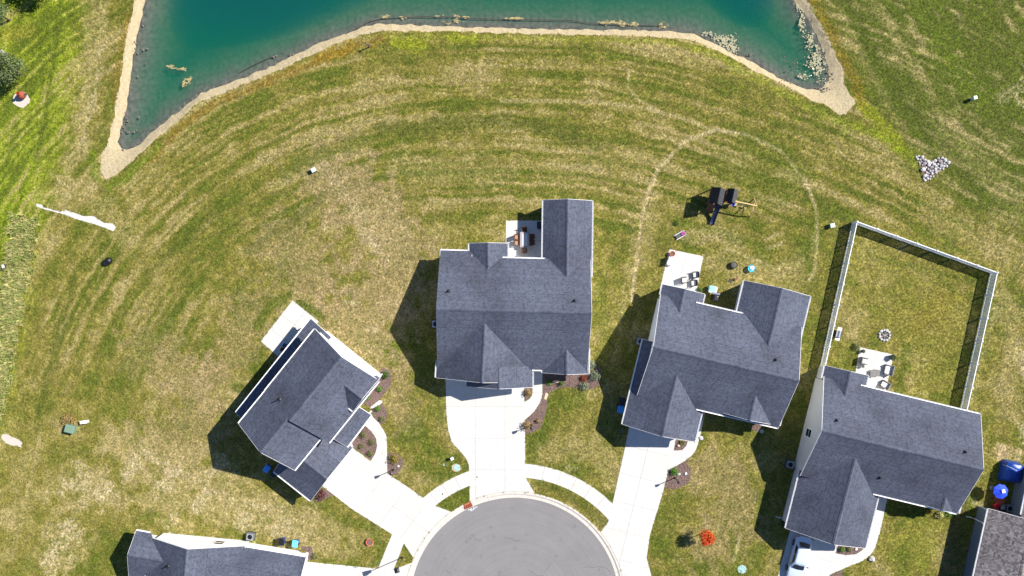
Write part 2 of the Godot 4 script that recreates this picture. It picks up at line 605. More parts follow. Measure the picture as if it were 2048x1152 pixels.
	s.append([px([490, 500, 560, 460, 640, 400]), 14, DEEP, 0.45])
	s.append([px([400, 560, 330, 640, 250, 740]), 20, GREEN, 0.5])
	s.append([px([280, 560, 380, 470, 440, 420]), 14, DEEP, 0.4])
	s.append([px([120, 640, 90, 760, 70, 860]), 8, DEEP, 0.5])
	s.append([px([150, 540, 130, 640, 105, 740]), 7, DEEP, 0.4])
	s.append([px([60, 900, 30, 1000, 10, 1100]), 10, TAN, 0.4])
	s.append([px([80, 880, 50, 1000, 20, 1120]), 6, TAN, 0.5])
	# green and russet rim above the pond's bank
	s.append([px([300, 320, 370, 245, 430, 205, 520, 170, 610, 130, 700, 95, 770, 75]), 10, RUSSET, 0.65])
	s.append([px([640, 115, 700, 90]), 14, Vector3(176, 140, 44), 0.6])
	s.append([px([770, 72, 1000, 74, 1300, 80, 1390, 92]), 7, LIME, 0.6])
	s.append([px([790, 85, 840, 90]), 16, Vector3(166, 176, 40), 0.7])
	s.append([px([900, 75, 950, 80]), 12, Vector3(160, 170, 46), 0.6])
	s.append([px([1390, 95, 1440, 115, 1500, 150, 1560, 180, 1620, 215, 1680, 245]), 11, LIME, 0.7])
	s.append([px([1720, 205, 1760, 250, 1810, 300]), 16, Vector3(150, 160, 36), 0.8])
	s.append([px([1680, 245, 1760, 270, 1830, 320]), 14, LUSH, 0.6])
	s.append([px([1625, 0, 1670, 80, 1705, 150, 1720, 200]), 12, Vector3(140, 118, 36), 0.7])
	s.append([px([185, 300, 190, 350, 215, 372, 260, 345, 320, 290]), 12, Vector3(112, 136, 36), 0.7])
	s.append([px([200, 280, 212, 230, 225, 170]), 9, GREEN, 0.5])
	s.append([px([255, 20, 240, 100, 225, 200]), 7, RUSSET, 0.45])
	# left: straw strip along the bank, then lush lawn
	s.append([px([190, -80, 185, 80, 170, 220, 140, 340, 110, 420]), 26, TAN, 0.65])
	s.append([px([210, 0, 200, 120, 160, 300]), 9, DIRT, 0.45])
	s.append([px([10, 70, 60, 60]), 22, Vector3(176, 160, 70), 0.5])
	s.append([px([120, 370, 180, 390, 260, 480]), 34, TAN, 0.5])
	s.append([px([110, 60, 95, 200, 70, 320]), 10, DEEP, 0.45])
	s.append([px([30, 250, 20, 340]), 10, GREEN, 0.5])
	# right: diagonal bands on the dark green slope
	s.append([px([1700, 0, 1760, 130, 1840, 240, 1960, 380]), 20, DEEP, 0.5])
	s.append([px([1745, 0, 1800, 90, 1860, 180]), 14, TAN, 0.4])
	s.append([px([1680, 20, 1740, 140, 1800, 250]), 10, TAN, 0.3])
	s.append([px([1920, 20, 1960, 120, 2000, 240]), 7, DEEP, 0.45])
	s.append([px([1840, 10, 1900, 110, 1960, 200]), 30, Vector3(112, 132, 40), 0.5])
	s.append([px([2000, 200, 2050, 160, 2060, 200]), 16, DIRT, 0.55])
	s.append([px([2030, 190, 2044, 210]), 8, DIRT, 0.7])
	s.append([px([1880, 230, 1960, 330, 2040, 420]), 34, TAN, 0.35])
	s.append([px([1660, 240, 1740, 285, 1810, 330]), 10, DIRT, 0.3])
	s.append([px([1870, 430, 1960, 480, 2060, 540]), 40, TAN, 0.4])
	s.append([px([2010, 600, 2030, 720, 2020, 820]), 34, TAN, 0.6])
	s.append([px([2038, 690, 2050, 740]), 14, DIRT, 0.7])
	s.append([px([2040, 850, 2050, 880]), 12, DIRT, 0.9])
	s.append([px([1996, 893, 2012, 897, 2038, 903, 2034, 912, 2002, 908]), 12, Vector3(206, 182, 140), 1.0])
	s.append([px([1990, 560, 1975, 620]), 8, DIRT, 0.35])
	# inside the fence
	for q in [[1690, 560, 14], [1740, 615, 16], [1830, 610, 12], [1800, 560, 10], [1700, 690, 14], [1880, 720, 14], [1770, 580, 9]]:
		s.append([px([q[0], q[1], q[0] + 14, q[1] + 8]), q[2], GREEN, 0.7])
	s.append([px([1840, 640, 1880, 600]), 34, Vector3(160, 138, 48), 0.5])
	s.append([px([1700, 520, 1760, 520, 1830, 600, 1900, 640, 1860, 740, 1760, 600]), 70, Vector3(150, 146, 64), 0.6])
	s.append([px([1740, 510, 1860, 540, 1940, 560]), 8, GREEN, 0.45])
	s.append([px([1810, 700, 1800, 770, 1790, 790]), 14, GREEN, 0.75])
	s.append([px([1680, 720, 1710, 715]), 16, GREEN, 0.5])
	s.append([px([1860, 790, 1900, 800]), 14, GREEN, 0.6])
	s.append([px([1820, 780, 1850, 790]), 8, DIRT, 0.4])
	s.append([px([1940, 800, 1960, 720, 1990, 620]), 9, DIRT, 0.4])
	s.append([px([1925, 990, 1900, 1100, 1890, 1150]), 20, Vector3(120, 100, 70), 0.5])
	s.append([px([1960, 1010, 1940, 1000]), 10, DIRT, 0.7])
	s.append([px([1590, 1100, 1570, 1150]), 10, GREEN, 0.6])
	return s

func lawn_texture() -> void:
	var mw := 1024
	var mh := 575
	var curve := px([-80, 1150, 30, 900, 110, 740, 180, 590, 260, 470, 360, 370, 480, 290, 620, 225, 790, 190, 1000, 182, 1200, 192, 1350, 225, 1500, 275, 1650, 330, 1800, 400, 1950, 480, 2250, 600])
	var lush := px([170, -120, 150, 100, 120, 300, 70, 430, 30, 600, -10, 800, -60, 1000])
	var right := px([1560, -160, 1650, 0, 1760, 210, 1850, 330, 1960, 420, 2250, 560])
	var n1 := noise(31, 0.006, 4)
	var n2 := noise(32, 0.02, 4)
	var n3 := noise(33, 0.03, 2)
	var n5 := noise(34, 0.075, 2)
	var fl := PackedFloat32Array()
	fl.resize(mw * mh * 3)
	var kx := 2405.0 / mw
	var ky := 1350.5 / mh
	for y in mh:
		for x in mw:
			var p := Vector2(x * kx - 178.5, y * ky - 99.25)
			var a := n1.get_noise_2d(p.x, p.y)
			var b := n2.get_noise_2d(p.x, p.y)
			var c := BASE
			var d := 0.0
			var sr := side_of(p, right)
			var sl := side_of(p, lush)
			var k := a * 1.1 + b * 0.8
			if p.y < 560 or p.x < 420:
				d = side_of(p, curve)
				# mown bands follow the pond: broad swaths and single wheel lines
				var reach := smoothstep(560, 380, p.y + (0.0 if p.x > 420 else -260.0))
				k = lerpf(k, k * 0.7, reach)
				k += n3.get_noise_2d(d * 1.3 + b * 14, 7.0) * (0.9 + 1.0 * n1.get_noise_2d(p.x * 0.8 + 900, p.y * 0.8)) * reach
				k += n5.get_noise_2d(d * 1.0 + b * 5, p.x * 0.02) * 1.35 * (0.75 + 1.3 * n1.get_noise_2d(p.x + 300, p.y)) * reach
			if sr < 60:
				var f := smoothstep(60, -40, sr)
				k += n3.get_noise_2d(sr * 1.1 + b * 12, 77.0) * 1.0 * f
				c = c.lerp(Vector3(102, 112, 46), f * smoothstep(620, 380, p.y) * 0.95)
				k -= 0.3 * f * smoothstep(620, 380, p.y)
			if sl > -60:
				var f2 := smoothstep(-50, 30, sl + b * 40)
				k += n3.get_noise_2d(sl * 1.4 + b * 10, 33.0) * 0.8 * f2
				c = c.lerp(LUSH, f2 * 0.95)
				k -= 0.15 * f2
			if k > 0:
				c = c.lerp(TAN, minf(k * 0.9, 0.75))
			else:
				c = c.lerp(GREEN, minf(-k * 1.0, 0.8))
			var i := (y * mw + x) * 3
			fl[i] = c.x / 255.0; fl[i + 1] = c.y / 255.0; fl[i + 2] = c.z / 255.0
	var im := Image.create_from_data(mw, mh, false, Image.FORMAT_RGBF, fl.to_byte_array())
	im.resize(1024, 575, Image.INTERPOLATE_CUBIC)
	var buf := im.get_data().to_float32_array()
	var n4 := noise(35, 0.028, 4)
	var kk := 2405.0 / 1024.0
	for s in strokes():
		var pts: Array = s[0]
		var w: float = s[1]
		var lo := Vector2(1e9, 1e9)
		var hi := -lo
		for p in pts:
			lo = lo.min(p); hi = hi.max(p)
		var x0 := clampi(int((lo.x - w * 1.5 + 178.5) / kk), 0, 1023)
		var x1 := clampi(int((hi.x + w * 1.5 + 178.5) / kk), 0, 1023)
		var y0 := clampi(int((lo.y - w * 1.5 + 99.25) / kk), 0, 574)
		var y1 := clampi(int((hi.y + w * 1.5 + 99.25) / kk), 0, 574)
		var col: Vector3 = (Vector3(208, 190, 142) if w < 7.0 and s[2] == DIRT else s[2]) / 255.0
		for y in range(y0, y1 + 1):
			for x in range(x0, x1 + 1):
				var p := Vector2(x * kk - 178.5, y * kk - 99.25)
				var d := to_line(p, pts)
				if d > w * 1.6:
					continue
				var fine := n4.get_noise_2d(p.x * 5.0 + 500, p.y * 5.0)
				var f: float
				if w < 7.0:
					# wheel ruts keep their line
					f = minf(1.0, s[3] * 1.3) * smoothstep(w * 1.3, w * 0.4, d) * clampf(0.8 + fine * 0.35 + n4.get_noise_2d(p.x * 0.6, p.y * 0.6) * 0.5, 0.0, 1.0)
				else:
					f = s[3] * smoothstep(w * 1.05, w * 0.35, d + n4.get_noise_2d(p.x, p.y) * w * 0.9)
					f *= smoothstep(-0.25, 0.2, fine) if s[2] == DIRT else clampf(0.85 + fine * 0.9, 0.0, 1.0)
				if f > 0.0:
					var i := (y * 1024 + x) * 3
					buf[i] += (col.x - buf[i]) * f
					buf[i + 1] += (col.y - buf[i + 1]) * f
					buf[i + 2] += (col.z - buf[i + 2]) * f
	im = Image.create_from_data(1024, 575, false, Image.FORMAT_RGBF, buf.to_byte_array())
	macro = im.duplicate()
	im.resize(2048, 1150, Image.INTERPOLATE_BILINEAR)
	im.convert(Image.FORMAT_RGB8)
	var d8 := im.get_data()
	var grain := noise(36, 0.24, 3)
	var g1 := grain.get_image(2048, 1150)
	g1.convert(Image.FORMAT_L8)
	var g2 := noise(37, 0.07, 3).get_image(2048, 1150)
	g2.convert(Image.FORMAT_L8)
	var b1 := g1.get_data()
	var b2 := g2.get_data()
	# grain: dead straw lies pale, live tufts dark green
	var lr := PackedFloat32Array()
	var lg := PackedFloat32Array()
	var lb := PackedFloat32Array()
	for i in 512:
		var t := (i - 256) / 256.0
		lr.append(LAWN * (1.0 + (0.75 if t > 0 else 0.95) * t))
		lg.append(LAWN * (1.0 + (0.68 if t > 0 else 0.80) * t))
		lb.append(LAWN * (1.0 + (0.95 if t > 0 else 0.95) * t))
	for i in 2048 * 1150:
		var t := clampi(256 + (b1[i] - 128) + ((b2[i] - 128) >> 1), 0, 511)
		var j := i * 3
		d8[j] = clampi(int(d8[j] * lr[t]), 0, 255)
		d8[j + 1] = clampi(int(d8[j + 1] * lg[t]), 0, 255)
		d8[j + 2] = clampi(int(d8[j + 2] * lb[t]), 0, 255)
	var m := mat("lawn", Color.WHITE, 1.0, 0.0, 0.15)
	m.albedo_texture = ImageTexture.create_from_image(Image.create_from_data(2048, 1150, false, Image.FORMAT_RGB8, d8))
	m.heightmap_enabled = true
	g1.convert(Image.FORMAT_RGB8)
	m.heightmap_texture = ImageTexture.create_from_image(g1)
	m.heightmap_scale = 5.0
const LAWN := 0.82

# ---------------------------------------------------------------- the setting
func disc(cx: float, cy: float, r: float, n := 96) -> Array:
	var a := []
	for i in n:
		a.append(Vector2(cx + r * cos(TAU * i / n), cy + r * sin(TAU * i / n)))
	return a
const RC := Vector2(1029.5, 1204.6)

# paving cut by joints into slabs, each a piece of its own
func paved(called: String, poly: PackedVector2Array, label: String, top: float, deg: float, du: float, dv: float, m: Material = null, gap := 0.02) -> void:
	if m == null:
		m = M.concrete
	blockers.append(poly)
	var bed := MB.new()
	bed.prism(poly, 0, 0.008, false)
	var root := setting(called, bed, M.joint, label)
	var cs := cos(deg_to_rad(deg))
	var sn := sin(deg_to_rad(deg))
	var u0 := 1e9; var u1 := -1e9; var v0 := 1e9; var v1 := -1e9
	for p in poly:
		var u := p.x * cs + p.y * sn
		var v := -p.x * sn + p.y * cs
		u0 = minf(u0, u); u1 = maxf(u1, u); v0 = minf(v0, v); v1 = maxf(v1, v)
	var nu := maxi(1, roundi((u1 - u0) / du))
	var nv := maxi(1, roundi((v1 - v0) / dv))
	for i in nu:
		for j in nv:
			var q := PackedVector2Array()
			for k in [[0, 0], [1, 0], [1, 1], [0, 1]]:
				var edge_u := 0.3 if (i + k[0] == 0 or i + k[0] == nu) else -gap / 2
				var edge_v := 0.3 if (j + k[1] == 0 or j + k[1] == nv) else -gap / 2
				var u: float = u0 + (u1 - u0) * (i + k[0]) / nu + (edge_u if k[0] else -edge_u)
				var v: float = v0 + (v1 - v0) * (j + k[1]) / nv + (edge_v if k[1] else -edge_v)
				q.append(Vector2(u * cs - v * sn, u * sn + v * cs))
			for piece in Geometry2D.intersect_polygons(poly, q):
				if area(piece) > 0.02:
					var b := MB.new()
					b.prism(piece, -0.04, top)
					part("slab", b, M[["concrete", "concrete_pale", "concrete_grey", "concrete_warm"][rng.randi() % 4]] if m == M.concrete else m, root)
func area(p: PackedVector2Array) -> float:
	var a := 0.0
	for i in p.size():
		a += p[i].cross(p[(i + 1) % p.size()])
	return absf(a) / 2
var blockers := []

func ring_piece(r0: float, r1: float, a0: float, a1: float) -> PackedVector2Array:
	var a := []
	var n := maxi(4, int(absf(a1 - a0) / 3.0))
	for i in n + 1:
		var t := deg_to_rad(lerpf(a0, a1, float(i) / n))
		a.append(RC + Vector2(cos(t), sin(t)) * r1)
	for i in n + 1:
		var t := deg_to_rad(lerpf(a1, a0, float(i) / n))
		a.append(RC + Vector2(cos(t), sin(t)) * r0)
	return W(a)

var water_edge := px([287.5, 0, 271, 71, 258, 146, 250, 217, 237, 258, 233, 282, 240, 297, 252, 300, 275, 287, 308, 258, 333, 237, 375, 206, 400, 184.6, 458.6, 164, 529, 136, 587.5, 108.4, 634, 85, 681, 69, 722, 52.7, 751.6, 45.4, 839.5, 48.3, 927, 52, 1000, 53, 1117, 57, 1234, 58, 1337, 60, 1390, 66, 1439, 88, 1469, 105, 1516, 126, 1557, 152, 1605, 174, 1640, 179, 1661, 160, 1659, 132, 1643, 87, 1622, 42, 1591, 0, 1530, -120, 1380, -330, 700, -420, 330, -300, 300, -120])
var bank_edge := px([268.8, 0, 252, 79, 239.6, 167, 227, 233, 214, 292, 202, 308, 201, 342, 210, 360, 233, 350, 267, 321, 308, 283, 346, 250, 387, 213, 420, 196, 453, 182, 511, 160, 576, 132, 611, 116, 664, 91, 722, 70, 766, 61.5, 839.5, 62, 927, 63, 1000, 67, 1146, 69, 1293, 72, 1390, 81, 1434, 101, 1498, 136, 1557, 164, 1600, 187, 1622, 201, 1647, 208, 1678, 229, 1692, 228, 1713, 205, 1688, 167, 1687, 139, 1664, 94, 1643, 49, 1615, 0, 1560, -120, 1400, -350, 690, -445, 305, -315, 280, -120])

func wobble(a: Array, amount: float, sd: int) -> Array:
	# finer, uneven edge
	var out := []
	var f := noise(sd, 0.05, 3)
	for i in a.size():
		var p: Vector2 = a[i]
		var q: Vector2 = a[(i + 1) % a.size()]
		var m := maxi(1, int(p.distance_to(q) / 9.0))
		if p.y < -20 and q.y < -20:
			m = 1
		var nn := (q - p).orthogonal().normalized()
		for k in m:
			var r := p.lerp(q, float(k) / m)
			out.append(r + nn * f.get_noise_2d(r.x, r.y) * amount)
	return out

func build_setting() -> void:
	lawn_texture()
	var bank := W(wobble(bank_edge, 5.0, 41))
	var water := W(wobble(water_edge, 4.0, 42))
	var stem := PackedVector2Array([Vector2(-5.0, 40), Vector2(5.6, 40), Vector2(5.6, 200), Vector2(-5.0, 200)])
	var road_out: PackedVector2Array = Geometry2D.merge_polygons(W(disc(RC.x, RC.y, 221)), stem)[0]
	# lawn: one sheet, cut for the pond and the road
	var g := MB.new()
	var half := [PackedVector2Array([Vector2(-160, -40), Vector2(160, -40), Vector2(160, 130), Vector2(-160, 130)]), PackedVector2Array([Vector2(-160, -130), Vector2(160, -130), Vector2(160, -40), Vector2(-160, -40)])]
	for r in half:
		for a in Geometry2D.clip_polygons(r, bank):
			for b in Geometry2D.clip_polygons(a, road_out):
				var ids := Geometry2D.triangulate_polygon(b)
				for i in range(0, ids.size(), 3):
					var p := []
					var uv := []
					for k in 3:
						var q: Vector2 = b[ids[i + k]]
						p.append(Vector3(q.x, 0, q.y))
						uv.append(Vector2((q.x - TX0) / TW, (q.y - TZ0) / TH))
					g.face(p, Vector3.UP, uv)
	setting("ground", g, M.lawn, "patchy green and straw coloured lawn around the houses and pond")
	# pond: sandy bank and bed fall away under the water
	var bed := MB.new()
	var cell := 0.45
	var x0 := -46.0; var x1 := 40.0; var z0 := -54.5; var z1 := -10.5
	var nx := int((x1 - x0) / cell)
	var nz := int((z1 - z0) / cell)
	var loop := []
	for p in W(water_edge):
		loop.append(p)
	loop.append(loop[0])
	var hn := noise(44, 0.25, 3)
	var hts := []
	var wpoly := W(water_edge)
	for j in nz + 1:
		var row := []
		for i in nx + 1:
			var p := Vector2(x0 + i * cell, z0 + j * cell)
			var d := to_line(p, loop)
			var y := 0.0
			if Geometry2D.is_point_in_polygon(p, wpoly):
				y = WATER_Y - minf(0.3 * d, 1.2) - minf(maxf(d - 4.0, 0.0) * 0.3, 2.0) + hn.get_noise_2d(p.x, p.y) * 0.12 * minf(d, 1.0)
			else:
				y = WATER_Y - 0.1
			row.append(Vector3(p.x, y, p.y))
		hts.append(row)
	for j in nz:
		for i in nx:
			bed.face([hts[j][i], hts[j][i + 1], hts[j + 1][i + 1]], Vector3.UP)
			bed.face([hts[j][i], hts[j + 1][i + 1], hts[j + 1][i]], Vector3.UP)
	setting("pond_bed", bed, M.silt, "dark silty bed of the pond")
	var sand := MB.new()
	var wl := []
	for p in water:
		wl.append(p)
	wl.append(water[0])
	var bl := []
	for p in bank:
		bl.append(p)
	bl.append(bank[0])
	var cs := 0.6
	for j in range(int((z1 - z0) / cs) + 2):
		for i in range(int((x1 - x0) / cs) + 2):
			var p := Vector2(x0 + i * cs, z0 + j * cs)
			if to_line(p + Vector2(cs, cs) / 2, wl) > 4.5:
				continue
			var quad := PackedVector2Array([p, p + Vector2(cs, 0), p + Vector2(cs, cs), p + Vector2(0, cs)])
			for a in Geometry2D.intersect_polygons(bank, quad):
				for c in Geometry2D.clip_polygons(a, water):
					var ids := Geometry2D.triangulate_polygon(c)
					for t in range(0, ids.size(), 3):
						var q := []
						for k in 3:
							var v: Vector2 = c[ids[t + k]]
							var dw := to_line(v, wl)
							var db := to_line(v, bl)
							var y := lerpf(WATER_Y - 0.05, -0.012, smoothstep(-0.15, 1.0, dw / maxf(dw + db, 0.01)))
							q.append(Vector3(v.x, y if db > 0.02 else -0.012, v.y))
						sand.face(q, Vector3.UP)
	setting("pond_bank", sand, M.sand, "pale sandy bank all round the pond")
	# the water: a glossy skin over murk that thickens with depth
	var ws := MB.new()
	ws.prism(water, 0, WATER_Y, false)
	var wm := mat("water", Color(0.02, 0.16, 0.14, 0.12), 0.012, 0.0, 0.5)
	wm.transparency = BaseMaterial3D.TRANSPARENCY_ALPHA
	wm.normal_enabled = true
	var wn := noise(45, 0.045, 2).get_seamless_image(512, 512)
	wn.convert(Image.FORMAT_RGBA8)
	wn.bump_map_to_normal_map(3.0)
	wm.normal_texture = ImageTexture.create_from_image(wn)
	wm.normal_scale = 0.7
	tri_map(wm, 11.0)
	var pond := setting("water", ws, wm, "green blue pond water")
	for l in [[0.01, 0.8, 0.7, Color(0.15, 0.88, 0.62)], [0.82, 0.5, 0.9, Color(0.11, 0.66, 0.68)], [1.33, 0.5, 1.3, Color(0.08, 0.44, 0.76)], [1.84, 1.9, 2.0, Color(0.07, 0.40, 0.76)]]:
		var murk := FogVolume.new()
		murk.name = "murk"
		murk.size = Vector3(86, l[1], 44)
		murk.position = Vector3(-3, WATER_Y - l[0] - l[1] / 2.0, -32.5)
		var fm := FogMaterial.new()
		fm.density = l[2]
		fm.albedo = l[3]
		murk.material = fm
		pond.add_child(murk, true)
	for l in [[Vector2(500, -20), Vector3(34, 2.9, 13)], [Vector2(1510, -25), Vector3(10, 2.0, 8)]]:
		var deep := FogVolume.new()
		deep.name = "deep_water"
		deep.shape = RenderingServer.FOG_VOLUME_SHAPE_ELLIPSOID
		deep.size = l[1]
		deep.position = P(l[0].x, l[0].y) + Vector3(0, WATER_Y - 0.25 - l[1].y / 2.0, 0)
		var fd := FogMaterial.new()
		fd.density = 0.9
		fd.albedo = Color(0.05, 0.34, 0.80)
		deep.material = fd
		pond.add_child(deep, true)
	# road, kerb and drain
	var rd := MB.new()
	var road: PackedVector2Array = Geometry2D.merge_polygons(W(disc(RC.x, RC.y, 210)), stem)[0]
	rd.prism(road, 0, -0.09, false, 26.0)
	for i in rd.t.size():
		rd.t[i] -= Q(RC.x, RC.y) / 26.0 - Vector2(0.5, 0.5)
	setting("road", rd, M.asphalt, "grey asphalt turning circle at the end of the road")
	var kerb := Node3D.new()
	kerb.name = "kerb"
	add_child(kerb)
	tag(kerb, "pale rolled concrete kerb around the turning circle", "", "", "structure")
	var a := 182.0
	while a < 358.0:
		var b := MB.new()
		var st := 14.7
		var n := 8
		for i in n:
			var t0 := deg_to_rad(a + st * i / n + (0.05 if i == 0 else 0.0))
			var t1 := deg_to_rad(a + st * (i + 1) / n - (0.05 if i == n - 1 else 0.0))
			var prof := [[209.0, -0.16], [209.0, -0.086], [214.5, -0.075], [217.5, 0.015], [221.0, 0.022], [221.4, -0.1]]
			for k in prof.size() - 1:
				var q := []
				for s in [[t0, k], [t1, k], [t1, k + 1], [t0, k + 1]]:
					var c: Vector2 = RC + Vector2(cos(s[0]), sin(s[0])) * prof[s[1]][0]
					q.append(P(c.x, c.y) + Vector3(0, prof[s[1]][1], 0))
				b.face(q, Vector3(RC.x - 1024, 0, RC.y - 576) / S - q[0] if k == 0 else (Vector3.UP if k < 4 else q[0] - Vector3(RC.x - 1024, 0, RC.y - 576) / S))
		part("kerb_stone", b, M.kerb_concrete, kerb)
		a += st
	# drives, paths and patios
	var keep := func(p: PackedVector2Array) -> PackedVector2Array:
		return Geometry2D.clip_polygons(p, W(disc(RC.x, RC.y, 221.6)))[0]
	paved("driveway", keep.call(W(px([891, 750, 892, 800, 893, 826, 896, 858, 903, 883, 917, 899, 931, 915, 938, 930, 940, 1040, 1080, 1040, 1070, 987.5, 1050.7, 954.6, 1050, 870, 1047.5, 750]))), "white concrete driveway running straight up from the kerb", 0.03, 0, 2.9, 3.1)
	paved("driveway", keep.call(W(px([636, 965, 690, 890, 707, 897, 774, 946.6, 820, 977, 866, 1010, 903.4, 1024, 950, 1100, 830, 1120, 806.8, 1085.5, 784.6, 1068.6, 705, 1019]))), "white concrete driveway slanting down from the left house", 0.03, 36.5, 3.0, 3.0)
	paved("driveway", keep.call(W(px([1262, 835, 1250.3, 893.8, 1223.5, 1013.6, 1216.3, 1044, 1197.7, 1069, 1180, 1090, 1220, 1180, 1278, 1180, 1286, 1147.7, 1293.2, 1113.8, 1300, 1069, 1324.4, 989.7, 1336.2, 942.5, 1347.2, 900.4, 1355, 862]))), "white concrete driveway right of the turning circle", 0.03, 14, 2.7, 3.1)
	paved("driveway", W(px([1588, 1040, 1579, 1065, 1555.7, 1151, 1535, 1225, 1640, 1225, 1659.7, 1147, 1675, 1092, 1680, 1060])), "white concrete driveway under the white car", 0.03, 15, 2.7, 3.1)
	paved("driveway", keep.call(W(px([585, 1121, 597.9, 1122, 756.8, 1137.4, 784.6, 1141, 826, 1124, 850, 1160, 830, 1230, 560, 1230]))), "white concrete driveway at the bottom edge left of the road", 0.03, 6, 3.0, 3.0)
	for s in [[226, 250.5, "white concrete sidewalk arc left of the straight driveway"], [275.5, 317.5, "white concrete sidewalk arc between the straight and right driveways"], [338, 352, "white concrete sidewalk at the bottom edge right of the road"]]:
		var nn := roundi((s[1] - s[0]) / 7.0)
		blockers.append(ring_piece(250, 278, s[0] - 1.5, s[1] + 1.5))
		var bedr := MB.new()
		bedr.prism(ring_piece(250, 278, s[0], s[1]), 0, 0.008, false)
		var sw := setting("sidewalk", bedr, M.joint, s[2])
		for i in nn:
			var d: float = (s[1] - s[0]) / nn
			var b := MB.new()
			b.prism(ring_piece(250, 278, s[0] + d * i + (0.05 if i else -1.5), s[0] + d * (i + 1) - (0.05 if i < nn - 1 else -1.5)), -0.04, 0.026)
			part("slab", b, M[["concrete", "concrete_pale", "concrete_grey", "concrete_warm"][rng.randi() % 4]], sw)
	paved("sidewalk", W(px([784.6, 1067, 808, 1086, 786, 1142, 755.5, 1138.5])), "short white sidewalk between the two left driveways", 0.026, -65, 1.5, 2.0)
	paved("walkway", W(cut(780, 740, 2.796, [797, -30, 852, -30, 852, 130, 847, 160, 838, 182, 822, 210, 805, 232, 780, 257, 745, 285, 745, 178, 765, 172, 780, 162, 793, 145, 797, 128])), "curved white front path of the centre house", 0.026, 0, 1.6, 1.6)
	paved("walkway", W(cut(1300, 820, 6.775, [690, -30, 765, -30, 750, 20, 690, 300, 655, 440, 620, 540, 560, 620, 470, 690, 330, 770, 235, 822, 318, 548, 370, 551, 440, 538, 490, 490, 512, 425, 605, 440])), "curved white front path of the house right of centre", 0.026, 14, 1.7, 1.7)
	paved("walkway", W(cut(1540, 700, 2.549, [552, 735, 602, 735, 560, 930, 530, 1020, 508, 1048, 470, 1075, 380, 1112, 302, 1146, 334, 1036, 390, 1046, 440, 1040, 470, 1020, 490, 1000])), "curved white front path beside the white car", 0.026, 14, 1.7, 1.7)
	paved("walkway", W(cut(700, 720, 4.608, [125, 590, 185, 495, 215, 530, 262, 575, 300, 630, 328, 680, 340, 720, 343, 1048, 190, 930, 195, 925, 235, 860, 250, 790, 240, 720, 200, 660])), "curved white front path of the left house", 0.026, 30, 1.6, 1.6)
	paved("patio", W(px([1011.7, 441.3, 1088, 441.3, 1088, 522, 1011.7, 522])), "square white patio behind the centre house", 0.028, 0, 2.2, 2.1)
	paved("patio", W(px([1338.4, 498.2, 1406.5, 512.7, 1391, 592, 1320, 577])), "white patio with three dark chairs", 0.028, 12, 2.2, 2.3)
	paved("patio", W(cut(1600, 420, 2.618, [312, 718, 490, 757, 445, 960, 280, 915])), "white furnished patio inside the fence", 0.028, 12.5, 2.2, 2.2)
	paved("patio", W(cut(400, 580, 2.619, [485, 55, 620, 163, 440, 375, 318, 268])), "white patio at the top corner of the left house", 0.028, 37, 2.0, 2.0)
	paved("spillway", W(cut(0, 380, 2.881, [208, 78, 240, 85, 252, 100, 300, 112, 345, 126, 380, 116, 430, 132, 480, 150, 540, 150, 575, 175, 600, 190, 650, 193, 667, 213, 655, 238, 610, 220, 560, 202, 490, 182, 430, 165, 390, 148, 350, 136, 300, 122, 245, 108, 212, 96])), "narrow white concrete spillway left of the pond", 0.02, 20, 30, 30)
	for s in [[cut(0, 760, 2.938, [5, 335, 20, 322, 40, 316, 75, 332, 110, 350, 130, 368, 126, 395, 95, 392, 70, 385, 30, 368]), "small pale gravel patch at the left edge"], [disc(43, 199, 17, 14), "round pale gravel pad under the rusty chiminea"], [disc(739, 1085, 8.5, 14), "ring of pale sand round the orange planter"], [disc(913, 935.5, 9.5, 9), "pale gravel patch round the green valve cover"]]:
		var b := MB.new()
		var w := W(wobble(s[0], 3.0, 50))
		b.prism(w, 0, 0.012, false)
		blockers.append(w)
		setting("gravel_patch", b, M.sand if "valve" in s[1] or "sand" in s[1] else M.gravel, s[1])
	beds()

const WATER_Y := -0.36
func bed_poly(poly: Array, label: String, m := "mulch") -> void:
	var w := W(wobble(poly, 2.0, 61))
	blockers.append(w)
	var b := MB.new()
	b.prism(w, 0, 0.018, false)
	var root := setting("mulch_bed", b, M[m], label)
	# loose bark chips
	var mm := MultiMesh.new()
	mm.transform_format = MultiMesh.TRANSFORM_3D
	mm.use_colors = true
	mm.mesh = chip_mesh
	var n := int(area(w) * 55)
	mm.instance_count = n
	var lo := Vector2(1e9, 1e9)
	var hi := -lo
	for p in w:
		lo = lo.min(p); hi = hi.max(p)
	for i in n:
		var p := Vector2.ZERO
		for k in 30:
			p = Vector2(rng.randf_range(lo.x, hi.x), rng.randf_range(lo.y, hi.y))
			if Geometry2D.is_point_in_polygon(p, w):
				break
		var bs := Basis.from_euler(Vector3(rng.randf_range(-0.5, 0.5), rng.randf() * TAU, rng.randf_range(-0.5, 0.5))).scaled_local(Vector3(rng.randf_range(0.6, 1.6), 1, rng.randf_range(0.5, 1.2)))
		mm.set_instance_transform(i, Transform3D(bs, Vector3(p.x, 0.03, p.y)))
		var v := rng.randf_range(0.5, 1.4)
		mm.set_instance_color(i, Color(0.17 * v, 0.125 * v, 0.115 * v))
	var o := MultiMeshInstance3D.new()
	o.name = "bark_chips"
	o.multimesh = mm
	o.material_override = M.bark_chip
	tag(o, "", "", "", "stuff")
	root.add_child(o, true)
var chip_mesh: ArrayMesh
